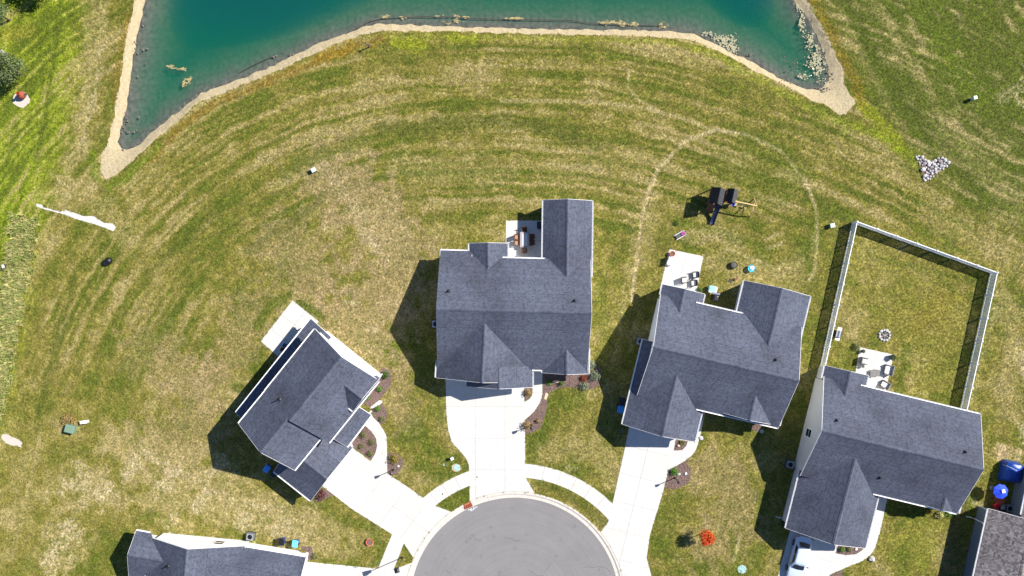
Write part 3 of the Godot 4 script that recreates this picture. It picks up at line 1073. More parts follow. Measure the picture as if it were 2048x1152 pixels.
func beds() -> void:
	var b := MB.new()
	b.box(Vector3.ZERO, Vector3(0.11, 0.025, 0.05))
	chip_mesh = b.mesh()
	bed_poly(cut(780, 740, 2.796, [749, 85, 796, 85, 796, 128, 780, 160, 749, 176]), "small mulch bed between driveway and path of the centre house")
	bed_poly(cut(780, 740, 2.796, [853, 15, 1120, 15, 1150, -25, 1185, -10, 1178, 40, 1168, 85, 1130, 108, 1060, 108, 1000, 92, 940, 102, 900, 122, 885, 150, 878, 200, 868, 245, 855, 300, 840, 325, 790, 355, 752, 362, 752, 282, 806, 233, 839, 183, 853, 130]), "long curving mulch bed in front of the centre house")
	bed_poly(cut(1300, 820, 6.775, [343, 395, 515, 428, 490, 490, 440, 540, 370, 551, 320, 547]), "small mulch bed at the garage right of centre")
	bed_poly(cut(1300, 820, 6.775, [245, 818, 330, 772, 470, 698, 510, 730, 545, 800, 552, 900, 520, 980, 450, 1030, 350, 1065, 193, 1062, 228, 920]), "round mulch bed with a lamp post right of the driveway")
	bed_poly(cut(1300, 820, 6.775, [1335, 240, 1440, 180, 1515, 175, 1515, 240, 1440, 305, 1380, 262]), "brown mulch patch at the front corner")
	bed_poly(cut(1540, 700, 2.549, [340, 985, 490, 990, 470, 1020, 440, 1040, 390, 1046, 334, 1036]), "small mulch bed at the garage behind the white car")
	bed_poly(cut(1540, 700, 2.549, [305, 1148, 372, 1118, 368, 1150, 320, 1170]), "mulch strip beside the path at the bottom edge")
	bed_poly(cut(700, 720, 4.608, [135, 600, 200, 658, 240, 718, 251, 785, 235, 860, 194, 925, 20, 795, 5, 740]), "mulch bed inside the curved path of the left house")
	bed_poly(cut(700, 720, 4.608, [290, 70, 350, 85, 387, 140, 381, 220, 340, 280, 300, 340, 190, 445, 175, 425, 95, 390, 200, 215, 270, 150]), "mulch bed along the front of the left house")
	bed_poly(cut(700, 720, 4.608, [195, 470, 300, 395, 352, 490, 330, 560, 290, 592, 215, 522]), "mulch bed right of the left house's porch")
	bed_poly(cut(700, 720, 4.608, [344, 862, 430, 855, 490, 910, 480, 990, 430, 1060, 344, 1046]), "round mulch bed at the bend of the left path")
	bed_poly(px([640, 985, 655, 975, 668, 990, 640, 1002, 628, 1003]), "mulch at the garage corner of the left house")
	bed_poly(px([603, 1092, 622, 1092, 630, 1118, 600, 1121]), "mulch bed at the end of the white house at the bottom left")

# ---------------------------------------------------------------- houses
func flat_dist(p: Vector3, a: Vector3, b: Vector3) -> float:
	var d := Vector2(b.x - a.x, b.z - a.z).normalized()
	return d.cross(Vector2(p.x - a.x, p.z - a.z))
func new_house(called: String, label: String, at: Vector3) -> Dictionary:
	var root := thing(called, label, "house", at)
	return {"root": root, "o": at, "planes": [], "edges": [], "count": 0, "roof": M.charcoal_shingle, "wall": M.white_siding}
# one gabled volume. a, b: ends of its ridge in the photograph; e1, e2: a point of each eave line.
# opt: hr (ridge height) or he (eave height); ends [bool, bool]: whether each gable end is free
func gable(h: Dictionary, a: Array, b: Array, e1: Array, e2: Array, opt := {}) -> Dictionary:
	var pitch: float = opt.get("pitch", PITCH)
	var hr: float = opt.get("hr", 5.0)
	if opt.has("he"):
		for k in 12:
			var w := absf(flat_dist(P(e1[0], e1[1], opt.he), P(a[0], a[1], hr), P(b[0], b[1], hr)))
			hr = opt.he + pitch * w
	var A := P(a[0], a[1], hr)
	var B := P(b[0], b[1], hr)
	var ws := []
	var sg := []
	for e in [e1, e2]:
		var he := hr - 2.0
		var w := 3.0
		for k in 12:
			var q := flat_dist(P(e[0], e[1], he), A, B)
			w = absf(q)
			he = hr - pitch * w
		ws.append(w)
		sg.append(signf(flat_dist(P(e[0], e[1], he), A, B)))
	var d := (B - A).normalized()
	# flat_dist is positive on this side
	var n := Vector3(-d.z, 0, d.x)
	var ends: Array = opt.get("ends", [true, true])
	var L := A.distance_to(B)
	var info := {"A": A, "B": B, "d": d, "n": n, "hr": hr, "pitch": pitch, "w": ws, "sg": sg, "L": L}
	var rm: Material = h.roof
	for s in 2:
		var m: Vector3 = n * sg[s]
		var w: float = ws[s]
		var down := Vector3(0, -pitch * w, 0)
		var sl := w * sqrt(1 + pitch * pitch)
		var e0: Vector3 = A + m * w + down + d * opt.get("skew", [0.0, 0.0])[s]
		var e3: Vector3 = B + m * w + down - d * opt.get("skew_end", [0.0, 0.0])[s]
		var up := (Vector3.UP + m * pitch).normalized()
		var th := Vector3(0, -0.11, 0)
		var mb := MB.new(h.o)
		mb.uv2 = 0.17
		mb.face([A, B, e3, e0], up, [Vector2(0, 0), Vector2(L / 4, 0), Vector2(L / 4, sl / 4), Vector2(0, sl / 4)])
		mb.face([A + th, B + th, e3 + th, e0 + th], -up)
		mb.face([e0, e3, e3 + th, e0 + th], m, [Vector2(0, 0.01), Vector2(0.01, 0.01), Vector2(0.01, 0.02), Vector2(0, 0.02)])
		mb.face([A, e0, e0 + th, A + th], -d, [Vector2(0, 0.01), Vector2(0.01, 0.01), Vector2(0.01, 0.02), Vector2(0, 0.02)])
		mb.face([B, e3, e3 + th, B + th], d, [Vector2(0, 0.01), Vector2(0.01, 0.01), Vector2(0.01, 0.02), Vector2(0, 0.02)])
		var slope := part("roof_slope", mb, rm, h.root)
		h.planes.append({"A": A, "d": d, "m": m, "w": w, "L": L, "hr": hr, "pitch": pitch, "id": h.count})
		if opt.get("gutters", [true, true])[s]:
			h.edges.append({"kind": "gutter", "p0": e0 + d * 0.03, "p1": e3 - d * 0.03, "d": d, "m": m, "slope": slope, "id": h.count})
		for k in 2:
			if ends[k]:
				h.edges.append({"kind": "rake_board", "p0": A if k == 0 else B, "p1": e0 if k == 0 else e3, "d": -d if k == 0 else d, "m": m, "slope": slope, "id": h.count})
		if s == 0 and opt.get("cap", true):
			# ridge cap, lapped pieces
			var cm := MB.new(h.o)
			cm.uv2 = 0.17
			var nn := maxi(2, int(L / 0.2))
			for i in nn:
				var r0 := A + d * (L * i / nn)
				var r1 := A + d * (L * (i + 1) / nn)
				for q in 2:
					var mm: Vector3 = n * sg[q] * 0.17
					var dn := Vector3(0, -0.17 * pitch, 0)
					var u0 := Vector3(0, 0.012, 0)
					var u1 := Vector3(0, 0.035, 0)
					cm.face([r0 + u0, r1 + u1, r1 + u1 + mm + dn, r0 + u0 + mm + dn], Vector3.UP, [Vector2(i * 0.13, 0.0), Vector2(i * 0.13 + 0.03, 0.0), Vector2(i * 0.13 + 0.03, 0.04), Vector2(i * 0.13, 0.04)])
					cm.face([r1 + u1, r1 + u1 + mm + dn, r1 + mm + dn, r1], d, [Vector2(i * 0.13, 0.0), Vector2(i * 0.13 + 0.03, 0.0), Vector2(i * 0.13 + 0.03, 0.01), Vector2(i * 0.13, 0.01)])
			part("ridge_cap", cm, rm, slope)
	# walls under the roof
	var ie: float = opt.get("inset", 0.38)
	var oe: Array = opt.get("over", [0.3, 0.3])
	var A2: Vector3 = A + d * oe[0]
	var B2: Vector3 = B - d * oe[1]
	var wm := MB.new(h.o)
	var rows := []
	for q in [A2, B2]:
		var r := []
		var x0: float = ws[0] - ie
		var x1: float = ws[1] - ie
		var l0: Vector3 = q + n * sg[0] * x0
		var l1: Vector3 = q + n * sg[1] * x1
		r = [Vector3(l0.x, -0.1, l0.z), Vector3(l0.x, hr - pitch * x0 - 0.12, l0.z), q + Vector3(0, -0.12, 0), Vector3(l1.x, hr - pitch * x1 - 0.12, l1.z), Vector3(l1.x, -0.1, l1.z)]
		rows.append(r)
	wm.face([rows[0][0], rows[0][1], rows[0][2], rows[0][3], rows[0][4]], -d)
	wm.face([rows[1][0], rows[1][1], rows[1][2], rows[1][3], rows[1][4]], d)
	wm.face([rows[0][0], rows[1][0], rows[1][1], rows[0][1]], n * sg[0])
	wm.face([rows[0][4], rows[1][4], rows[1][3], rows[0][3]], n * sg[1])
	part("wall", wm, opt.get("wall", h.wall), h.root)
	# white boards along the free gable ends just under the roof edge, corner boards
	var foot := PackedVector2Array()
	for q in [rows[0][0], rows[1][0], rows[1][4], rows[0][4]]:
		foot.append(Vector2(q.x, q.z))
	blockers.append(foot)
	h.count += 1
	info.A2 = A2
	info.B2 = B2
	info.rows = rows
	return info
# gutters and rake boards, only where no other roof of the house covers the edge
func finish(h: Dictionary) -> void:
	for e in h.edges:
		var n := 60
		var first := -1
		var best := [0, -1]
		for i in n + 2:
			var p: Vector3 = e.p0.lerp(e.p1, minf(i, n) / n) + (e.m * 0.07 if e.kind == "gutter" else e.d * 0.02)
			var open: bool = i <= n and roof_height(h, p, e.id) < p.y - 0.05
			if open and first < 0:
				first = i
			if not open and first >= 0:
				if i - 1 - first > best[1] - best[0]:
					best = [first, i - 1]
				first = -1
		if best[1] - best[0] < 1:
			continue
		var p0: Vector3 = e.p0.lerp(e.p1, float(best[0]) / n)
		var p1: Vector3 = e.p0.lerp(e.p1, float(best[1]) / n)
		var L := p0.distance_to(p1)
		if L < 0.15:
			continue
		var d: Vector3 = e.d
		var m: Vector3 = e.m
		var b := MB.new(h.o)
		if e.kind == "gutter":
			d = (p1 - p0).normalized()
			var bs := Basis(d, Vector3.UP, d.cross(Vector3.UP))
			var c := (p0 + p1) / 2 + m * 0.07 + Vector3(0, -0.05, 0)
			b.box(c + Vector3(0, -0.055, 0), Vector3(L, 0.012, 0.12), bs)
			b.box(c + m * 0.055, Vector3(L, 0.11, 0.016), bs)
			b.box(c - m * 0.055, Vector3(L, 0.11, 0.012), bs)
			for k in [-1, 1]:
				b.box(c + d * k * L / 2, Vector3(0.012, 0.11, 0.12), bs)
		else:
			var ax := (p1 - p0).normalized()
			b.box((p0 + p1) / 2 + d * 0.014 + Vector3(0, -0.1, 0), Vector3(L, 0.17, 0.025), Basis(ax, d.cross(ax), d))
		part(e.kind, b, M.trim_white, e.slope)
func roof_height(h: Dictionary, p: Vector3, except := -1) -> float:
	var best := 0.0
	for q in h.planes:
		if q.id == except:
			continue
		var r: Vector3 = p - q.A
		var u: float = r.dot(q.d)
		var w: float = Vector3(r.x, 0, r.z).dot(q.m)
		if u > -0.05 and u < q.L + 0.05 and w >= -0.02 and w < q.w:
			best = maxf(best, q.hr - q.pitch * w)
	return best
func on_roof(h: Dictionary, x: float, y: float) -> Vector3:
	var e := 4.0
	for k in 20:
		e = lerpf(e, roof_height(h, P(x, y, e)), 0.7)
	return P(x, y, e)
func vent(h: Dictionary, x: float, y: float, tall := 0.45) -> void:
	var p := on_roof(h, x, y)
	var b := MB.new(h.o)
	b.tube([p + Vector3(0, -0.15, 0), p + Vector3(0, tall, 0)], 0.055, 10)
	var v := part("roof_vent", b, M.pipe_black, h.root)
	var f := MB.new(h.o)
	f.lathe(p, [[0.2, 0.0], [0.17, 0.06], [0.075, 0.12], [0.06, 0.16]], 12)
	part("flashing", f, M.dark_metal, v)
# a window, door or shutter on the wall that stands at point q and faces dir, where the photograph shows it
func on_wall(x: float, y: float, q: Vector3, dir: Vector3) -> Vector3:
	var eye := Vector3(0, H, 0)
	var ray := P(x, y) - eye
	return eye + ray * ((q - eye).dot(dir) / ray.dot(dir))
func window(h: Dictionary, c: Vector3, dir: Vector3, w: float, tall: float) -> void:
	var bs := Basis(Vector3.UP.cross(dir), Vector3.UP, dir)
	var f := MB.new(h.o)
	for k in [[-1, 0], [1, 0], [0, -1], [0, 1]]:
		var s := Vector3(0.09, tall + 0.18, 0.06) if k[0] else Vector3(w, 0.09, 0.06)
		f.box(c + bs * Vector3(k[0] * (w / 2 + 0.045), k[1] * (tall / 2 + 0.045), 0.012), s, bs)
	f.box(c + bs * Vector3(0, 0, 0.01), Vector3(w, 0.045, 0.05), bs)
	var fr := part("window", f, M.trim_white, h.root)
	for k in [-1, 1]:
		var g := MB.new(h.o)
		g.box(c + bs * Vector3(0, k * (tall / 4 + 0.01), 0.004), Vector3(w - 0.004, tall / 2 - 0.03, 0.02), bs)
		part("pane", g, M.glass_dark, fr)
func garage_door(h: Dictionary, c: Vector3, dir: Vector3, w: float) -> void:
	var bs := Basis(Vector3.UP.cross(dir), Vector3.UP, dir)
	var f := MB.new(h.o)
	for k in [-1, 1]:
		f.box(c + bs * Vector3(k * (w / 2 + 0.06), 1.1, 0.01), Vector3(0.12, 2.3, 0.06), bs)
	f.box(c + bs * Vector3(0, 2.3, 0.01), Vector3(w + 0.24, 0.12, 0.06), bs)
	var fr := part("garage_door", f, M.trim_white, h.root)
	for r in 4:
		var g := MB.new(h.o)
		g.box(c + bs * Vector3(0, 0.29 + r * 0.55, 0.002), Vector3(w - 0.01, 0.535, 0.04), bs)
		part("panel", g, M.trim_white, fr)
func front_door(h: Dictionary, c: Vector3, dir: Vector3) -> void:
	var bs := Basis(Vector3.UP.cross(dir), Vector3.UP, dir)
	var f := MB.new(h.o)
	f.box(c + bs * Vector3(0, 1.02, 0.01), Vector3(0.92, 2.04, 0.06), bs)
	var d := part("door", f, M.dark_wood, h.root)
	var k := MB.new(h.o)
	k.blob(c + bs * Vector3(0.36, 1.0, 0.07), Vector3(0.035, 0.035, 0.035), 1, 0.0, 4, 6, false)
	part("handle", k, M.steel, d)
func downspout(h: Dictionary, top: Vector3, out: Vector3) -> void:
	var b := MB.new(h.o)
	var q := top - out * 0.33
	b.tube([top, Vector3(q.x, top.y - 0.3, q.z), Vector3(q.x, 0.25, q.z), Vector3(q.x, 0.1, q.z) + out * 0.15, Vector3(q.x, 0.08, q.z) + out * 0.75], 0.04, 6)
	part("downspout", b, M.trim_white, h.root)

func build_houses() -> void:
	# centre
	var h := new_house("family_house", "charcoal roofed house in the centre with a patio table behind it", P(1024, 620))
	var g := gable(h, [872, 619], [1183.5, 627], [1009, 515.7], [1075, 739.5], {"hr": 6.2})
	window(h, g.A2 + Vector3(0, -4.4, -2.0) - g.d * 0.0, -g.d, 0.9, 1.4)
	window(h, g.B2 + Vector3(0, -4.4, 1.5), g.d, 0.9, 1.4)
	gable(h, [872.2, 619], [938, 620.7], [905, 501], [905, 732], {"hr": 6.19, "ends": [true, true], "cap": false, "gutters": [true, false]})
	g = gable(h, [970, 643.5], [964, 765.5], [872.5, 745], [1064.5, 745], {"he": 2.75, "ends": [false, true], "skew": [4.4, 4.8], "over": [3.0, 0.3]})
	g = gable(h, [998.5, 735], [998, 778], [933, 770], [1065, 772], {"he": 2.71, "ends": [false, true]})
	garage_door(h, Vector3(g.B2.x, 0.03, g.B2.z), g.d, 4.8)
	gable(h, [1133.8, 697], [1132.7, 749], [1084.6, 746], [1177, 746], {"he": 2.72, "ends": [false, true]})
	gable(h, [1135.6, 398], [1133.8, 553], [1086, 450], [1184, 450], {"he": 2.85, "ends": [true, false]})
	gable(h, [975.9, 485.5], [975.9, 542], [938.5, 500], [1015.5, 500], {"he": 2.8, "ends": [true, false]})
	vent(h, 897, 583)
	vent(h, 1149, 602)
	# the porch roof edge over the front path
	var pf := MB.new(h.o)
	var p0 := P(1065.5, 740, 2.6)
	var p1 := P(1084.5, 740, 2.6)
	pf.box((p0 + p1) / 2 + Vector3(0, 0, 0.05), Vector3(p0.distance_to(p1), 0.12, 0.06))
	part("porch_beam", pf, M.trim_white, h.root)
	finish(h)
	# right of centre
	h = new_house("family_house", "charcoal roofed house right of centre with a white chair patio", P(1440, 720))
	h.wall = M.pale_siding
	g = gable(h, [1307.1, 693.9], [1598.3, 761.9], [1440, 616.7], [1452, 831.3], {"hr": 6.2})
	g = gable(h, [1366.5, 699], [1324.3, 873], [1263, 773], [1397, 852], {"he": 2.75, "ends": [true, true]})
	garage_door(h, Vector3(g.B2.x, 0.03, g.B2.z), g.d, 4.8)
	gable(h, [1515.9, 775], [1500, 841], [1557.4, 857.5], [1443, 824], {"he": 2.75, "ends": [false, true]})
	gable(h, [1565, 576.5], [1534, 706.5], [1481, 593], [1608, 645], {"he": 2.8, "ends": [true, false]})
	gable(h, [1370.2, 578], [1355.4, 642], [1313, 622], [1405, 606], {"he": 2.78, "ends": [true, false], "skew_end": [2.1, 0.0], "over": [0.3, 2.0]})
	vent(h, 1551, 720)
	finish(h)
	# far right, fenced
	h = new_house("family_house", "charcoal roofed house at the fenced yard with cream side wall", P(1780, 900))
	h.wall = M.cream_siding
	g = gable(h, [1644, 862], [1967.6, 940.1], [1850, 802], [1820, 1004.5], {"hr": 6.2})
	window(h, on_wall(1617.5, 866, g.A2 - g.d * 0.01, -g.d), -g.d, 0.8, 1.5)
	var ga := gable(h, [1715, 901], [1667.5, 1089.5], [1586, 998], [1744, 1043], {"he": 2.75, "ends": [false, true], "skew": [3.75, 4.4], "over": [3.6, 0.3]})
	garage_door(h, Vector3(ga.B2.x, 0.03, ga.B2.z), ga.d, 4.8)
	gable(h, [1896.2, 979], [1885.2, 1021.5], [1917, 1028], [1852, 1012], {"he": 2.8, "ends": [false, true]})
	gable(h, [1701.6, 743], [1686.6, 808.5], [1644, 758], [1731, 774], {"he": 2.8, "ends": [true, false], "skew_end": [2.1, 0.0], "over": [0.3, 2.0]})
	vent(h, 1673, 841)
	vent(h, 1930, 904)
	vent(h, 1760, 955, 0.25)
	downspout(h, P(1574, 1048, 2.7), -ga.n * ga.sg[0] * -1.0)
	finish(h)
	# left, two storeys
	h = new_house("two_storey_house", "two storey charcoal roofed house turned to the left driveway", P(600, 820))
	g = gable(h, [682.5, 713.6], [579, 842], [553, 753.3], [680.5, 858], {"hr": 8.5, "pitch": 0.69, "ends": [true, false]})
	gable(h, [577, 835.3], [520.3, 904.5], [500, 819.5], [613.5, 910.5], {"hr": 8.285, "pitch": 0.69, "ends": [false, true]})
	# cross gable over the porch
	gable(h, [686.0, 768.5], [724, 798.5], [737, 738], [683, 804], {"he": 5.6, "pitch": 0.64, "ends": [false, true], "skew": [2.0, 0.0], "over": [2.0, 0.3]})
	# garage
	g = gable(h, [578, 899], [653.9, 958.8], [555, 949], [668, 866], {"he": 2.8, "ends": [true, true]})
	garage_door(h, Vector3(g.B2.x, 0.03, g.B2.z), g.d, 4.6)
	lean_to(h, [[621.5, 637.3], [471.8, 825.5]], 2.8, 3.0, 0.36)
	lean_to(h, [[742.5, 830], [694, 894]], 2.85, 3.1, 0.4)
	vent(h, 559, 799, 0.7)
	finish(h)
	# bottom left
	h = new_house("family_house", "charcoal roofed house with bright white wall at the bottom left", P(420, 1150))
	g = gable(h, [374, 1098.7], [362, 1225], [300, 1066.3], [489, 1094.4], {"hr": 5.65})
	window(h, on_wall(438.5, 1085.5, g.A2 - g.d * 0.01, -g.d), -g.d, 0.95, 1.2)
	gable(h, [254.5, 1110.2], [327, 1123.5], [283, 1063], [256, 1152], {"he": 2.85, "ends": [true, false], "inset": 1.1, "skew_end": [2.3, 0.0], "over": [0.3, 2.4]})
	gable(h, [395, 1164.5], [591, 1197], [540, 1102.5], [540, 1290], {"he": 2.8, "ends": [false, true], "skew": [3.9, 0.0], "over": [3.4, 0.3]})
	vent(h, 336, 1133)
	finish(h)
	# bottom right corner
	h = new_house("family_house", "brown shingled house with slate blue walls at the bottom right corner", P(2050, 1090))
	h.roof = M.brown_shingle
	h.wall = M.slate_siding
	g = gable(h, [2066, 1042], [2030, 1205], [1962, 1085], [2160, 1130], {"he": 2.65})
	gable(h, [2128, 950], [2100, 1085], [2058, 955], [2215, 990], {"he": 2.9})
	downspout(h, P(1965, 1047, 2.6), g.n * g.sg[0])
	finish(h)

# a lower roof that leans against a wall: eave line in the photograph, eave height, run back, pitch
func lean_to(h: Dictionary, e: Array, he: float, run: float, pitch: float) -> void:
	var a := P(e[0].x if e[0] is Vector2 else e[0][0], e[0][1], he)
	var b := P(e[1][0], e[1][1], he)
	var d := (b - a).normalized()
	var n := Vector3(-d.z, 0, d.x)
	if n.dot(h.o - a) < 0:
		n = -n
	var up := (Vector3.UP - n * pitch).normalized()
	var rise := n * run + Vector3(0, run * pitch, 0)
	var th := Vector3(0, -0.1, 0)
	var L := a.distance_to(b)
	var mb := MB.new(h.o)
	mb.uv2 = 0.17
	mb.face([a, b, b + rise, a + rise], up, [Vector2(0, run / 4), Vector2(L / 4, run / 4), Vector2(L / 4, 0), Vector2(0, 0)])
	mb.face([a + th, b + th, b + rise + th, a + rise + th], -up)
	mb.face([a, b, b + th, a + th], -n)
	mb.face([a, a + rise, a + rise + th, a + th], -d)
	mb.face([b, b + rise, b + rise + th, b + th], d)
	var slope := part("roof_slope", mb, h.roof, h.root)
	var gm := MB.new(h.o)
	var bs := Basis(d, Vector3.UP, d.cross(Vector3.UP))
	gm.box((a + b) / 2 - n * 0.07 + Vector3(0, -0.06, 0), Vector3(L - 0.04, 0.12, 0.13), bs)
	part("gutter", gm, M.trim_white, slope)
	for k in [[a, -1.0], [b, 1.0]]:
		var rk := MB.new(h.o)
		var ax := rise.normalized()
		rk.box(k[0] + rise / 2 + d * k[1] * 0.014 + Vector3(0, -0.1, 0), Vector3(rise.length(), 0.16, 0.025), Basis(ax, d.cross(ax), d))
		part("rake_board", rk, M.trim_white, slope)
	for k in [a + d * 0.3, b - d * 0.3, (a + b) / 2]:
		var ps := MB.new(h.o)
		var q: Vector3 = k + n * 0.35
		ps.box(Vector3(q.x, he / 2, q.z), Vector3(0.16, he, 0.16), bs)
		part("porch_post", ps, M.trim_white, h.root)

# ---------------------------------------------------------------- plants
func G(x: float, y: float, h := 0.0, base := 0.0) -> Vector3:
	var p := P(x, y, h)
	return Vector3(p.x, base, p.z)
func leaves(c: Vector3, r: Vector3, n: int, size: float, cols: Array, sd: int, inner := 0.35, lump := 0.3) -> MB:
	var b := MB.new()
	b.use_c = true
	var g := RandomNumberGenerator.new()
	g.seed = sd
	var f := noise(sd, 1.6, 2)
	for i in n:
		var v := Vector3(g.randfn(), g.randfn(), g.randfn()).normalized()
		var k := pow(g.randf_range(inner, 1.0), 0.6) * (1.0 + lump * 2.0 * f.get_noise_3d(v.x, v.y, v.z))
		var p := c + Vector3(v.x * r.x, v.y * r.y, v.z * r.z) * k
		if p.y < 0.02:
			p.y = 0.02 + g.randf() * 0.05
		var nn := (v + Vector3(g.randfn(), g.randfn() + 0.5, g.randfn()) * 0.7).normalized()
		var u := nn.cross(Vector3(g.randfn(), g.randfn(), g.randfn())).normalized()
		var w := nn.cross(u)
		var s := size * g.randf_range(0.6, 1.4)
		b.col = cols[g.randi() % cols.size()] * g.randf_range(0.7, 1.3)
		b.face([p - u * s, p + w * s * 0.45, p + u * s, p - w * s * 0.45], nn)
	return b
const TREES := [Color(0.11, 0.15, 0.05), Color(0.17, 0.21, 0.09), Color(0.08, 0.11, 0.04)]
const GREENS := [Color(0.05, 0.10, 0.02), Color(0.08, 0.14, 0.03), Color(0.06, 0.12, 0.02)]
const BRIGHTS := [Color(0.10, 0.22, 0.03), Color(0.13, 0.25, 0.05), Color(0.08, 0.18, 0.02)]
const OLIVES := [Color(0.16, 0.17, 0.06), Color(0.10, 0.13, 0.04), Color(0.22, 0.21, 0.09)]
const GOLDS := [Color(0.34, 0.24, 0.03), Color(0.24, 0.20, 0.04), Color(0.12, 0.13, 0.03)]
const STRAWS := [Color(0.32, 0.22, 0.08), Color(0.22, 0.14, 0.05), Color(0.40, 0.28, 0.12)]
const PLUMS := [Color(0.10, 0.03, 0.03), Color(0.06, 0.02, 0.025), Color(0.15, 0.06, 0.05)]
const SAGES := [Color(0.16, 0.20, 0.12), Color(0.24, 0.27, 0.18), Color(0.10, 0.14, 0.07)]
const REDS := [Color(0.60, 0.03, 0.015), Color(0.70, 0.09, 0.015), Color(0.42, 0.015, 0.015), Color(0.62, 0.18, 0.03)]
func shrub(called: String, label: String, x: float, y: float, r: float, tall: float, cols: Array, n := 260, leaf := 0.06, lump := 0.25) -> void:
	var t := thing(called, label, "shrub", G(x, y, tall * 0.6), 0.0, "shrubs in the garden beds")
	part("foliage", leaves(Vector3(0, tall * 0.5, 0), Vector3(r, tall * 0.52, r), n, leaf, cols, int(x * 7 + y), 0.2, lump), M.leaf, t)
	var b := MB.new()
	for k in 4:
		var a := TAU * k / 4 + 0.4
		b.tube([Vector3(0, -0.03, 0), Vector3(cos(a) * r * 0.25, tall * 0.35, sin(a) * r * 0.25), Vector3(cos(a) * r * 0.5, tall * 0.7, sin(a) * r * 0.5)], [0.018, 0.012, 0.006], 5)
	part("stem", b, M.bark_tree, t)
func tree(called: String, label: String, at: Vector3, r: float, mid: float, n: int, leaf: float, cols: Array, sd: int, trunk_r: float) -> void:
	var t := thing(called, label, "tree", at)
	var g := RandomNumberGenerator.new()
	g.seed = sd
	var b := MB.new()
	b.tube([Vector3(0, -0.1, 0), Vector3(0.03, mid * 0.4, 0.02), Vector3(0.0, mid * 0.9, 0.0), Vector3(0.04, mid + r * 0.5, 0.02)], [trunk_r * 1.3, trunk_r, trunk_r * 0.7, trunk_r * 0.25], 8)
	var crown := MB.new()
	crown.use_c = true
	for k in 11:
		var a := TAU * k / 11.0 * 1.618 * 2
		var e := g.randf_range(-0.35, 0.9)
		var tip := Vector3(cos(a) * r * 0.62 * sqrt(1.0 - e * e * 0.8), mid + e * r * 0.7, sin(a) * r * 0.62 * sqrt(1.0 - e * e * 0.8))
		b.tube([Vector3(0, mid * 0.55 + maxf(e, 0) * r * 0.3, 0), tip * Vector3(0.5, 1, 0.5) - Vector3(0, r * 0.15, 0), tip], [trunk_r * 0.45, trunk_r * 0.25, trunk_r * 0.1], 5)
		var c := leaves(tip, Vector3.ONE * r * g.randf_range(0.36, 0.52), n / 11, leaf, cols, sd * 50 + k, 0.15, 0.35)
		crown.v.append_array(c.v); crown.n.append_array(c.n); crown.t.append_array(c.t); crown.c.append_array(c.c)
	part("trunk", b, M.bark_tree, t)
	part("crown", crown, M.leaf, t)

func mask_out() -> void:
	blocked.resize(1024 * 575)
	blockers.append(W(bank_edge))
	blockers.append(W(disc(RC.x, RC.y, 221)))
	for poly in blockers:
		var lo := Vector2(1e9, 1e9)
		var hi := -lo
		for p in poly:
			lo = lo.min(p); hi = hi.max(p)
		for y in range(maxi(0, int((lo.y - TZ0) / TH * 575)), mini(575, int((hi.y - TZ0) / TH * 575) + 1)):
			for x in range(maxi(0, int((lo.x - TX0) / TW * 1024)), mini(1024, int((hi.x - TX0) / TW * 1024) + 1)):
				if blocked[y * 1024 + x] == 0 and Geometry2D.is_point_in_polygon(Vector2(TX0 + (x + 0.5) * TW / 1024, TZ0 + (y + 0.5) * TH / 575), poly):
					blocked[y * 1024 + x] = 1
func tuft(n: int, rad: float, tall: float, wide: float, sd: int) -> ArrayMesh:
	var g := RandomNumberGenerator.new()
	g.seed = sd
	var b := MB.new()
	for i in n:
		var a := TAU * i / n + g.randf_range(-0.4, 0.4)
		var o := Vector3(cos(a), 0, sin(a))
		var w := Vector3(-sin(a), 0, cos(a)) * wide
		var r := rad * g.randf_range(0.6, 1.1)
		var h := tall * g.randf_range(0.6, 1.2)
		var p1 := o * r * 0.4 + Vector3(0, h * 0.8, 0)
		b.face([o * 0.01 - w, o * 0.01 + w, p1 + w * 0.8, p1 - w * 0.8], Vector3.UP - o * 0.3)
		b.face([p1 - w * 0.8, p1 + w * 0.8, o * r + Vector3(0, h, 0)], Vector3.UP)
	return b.mesh()
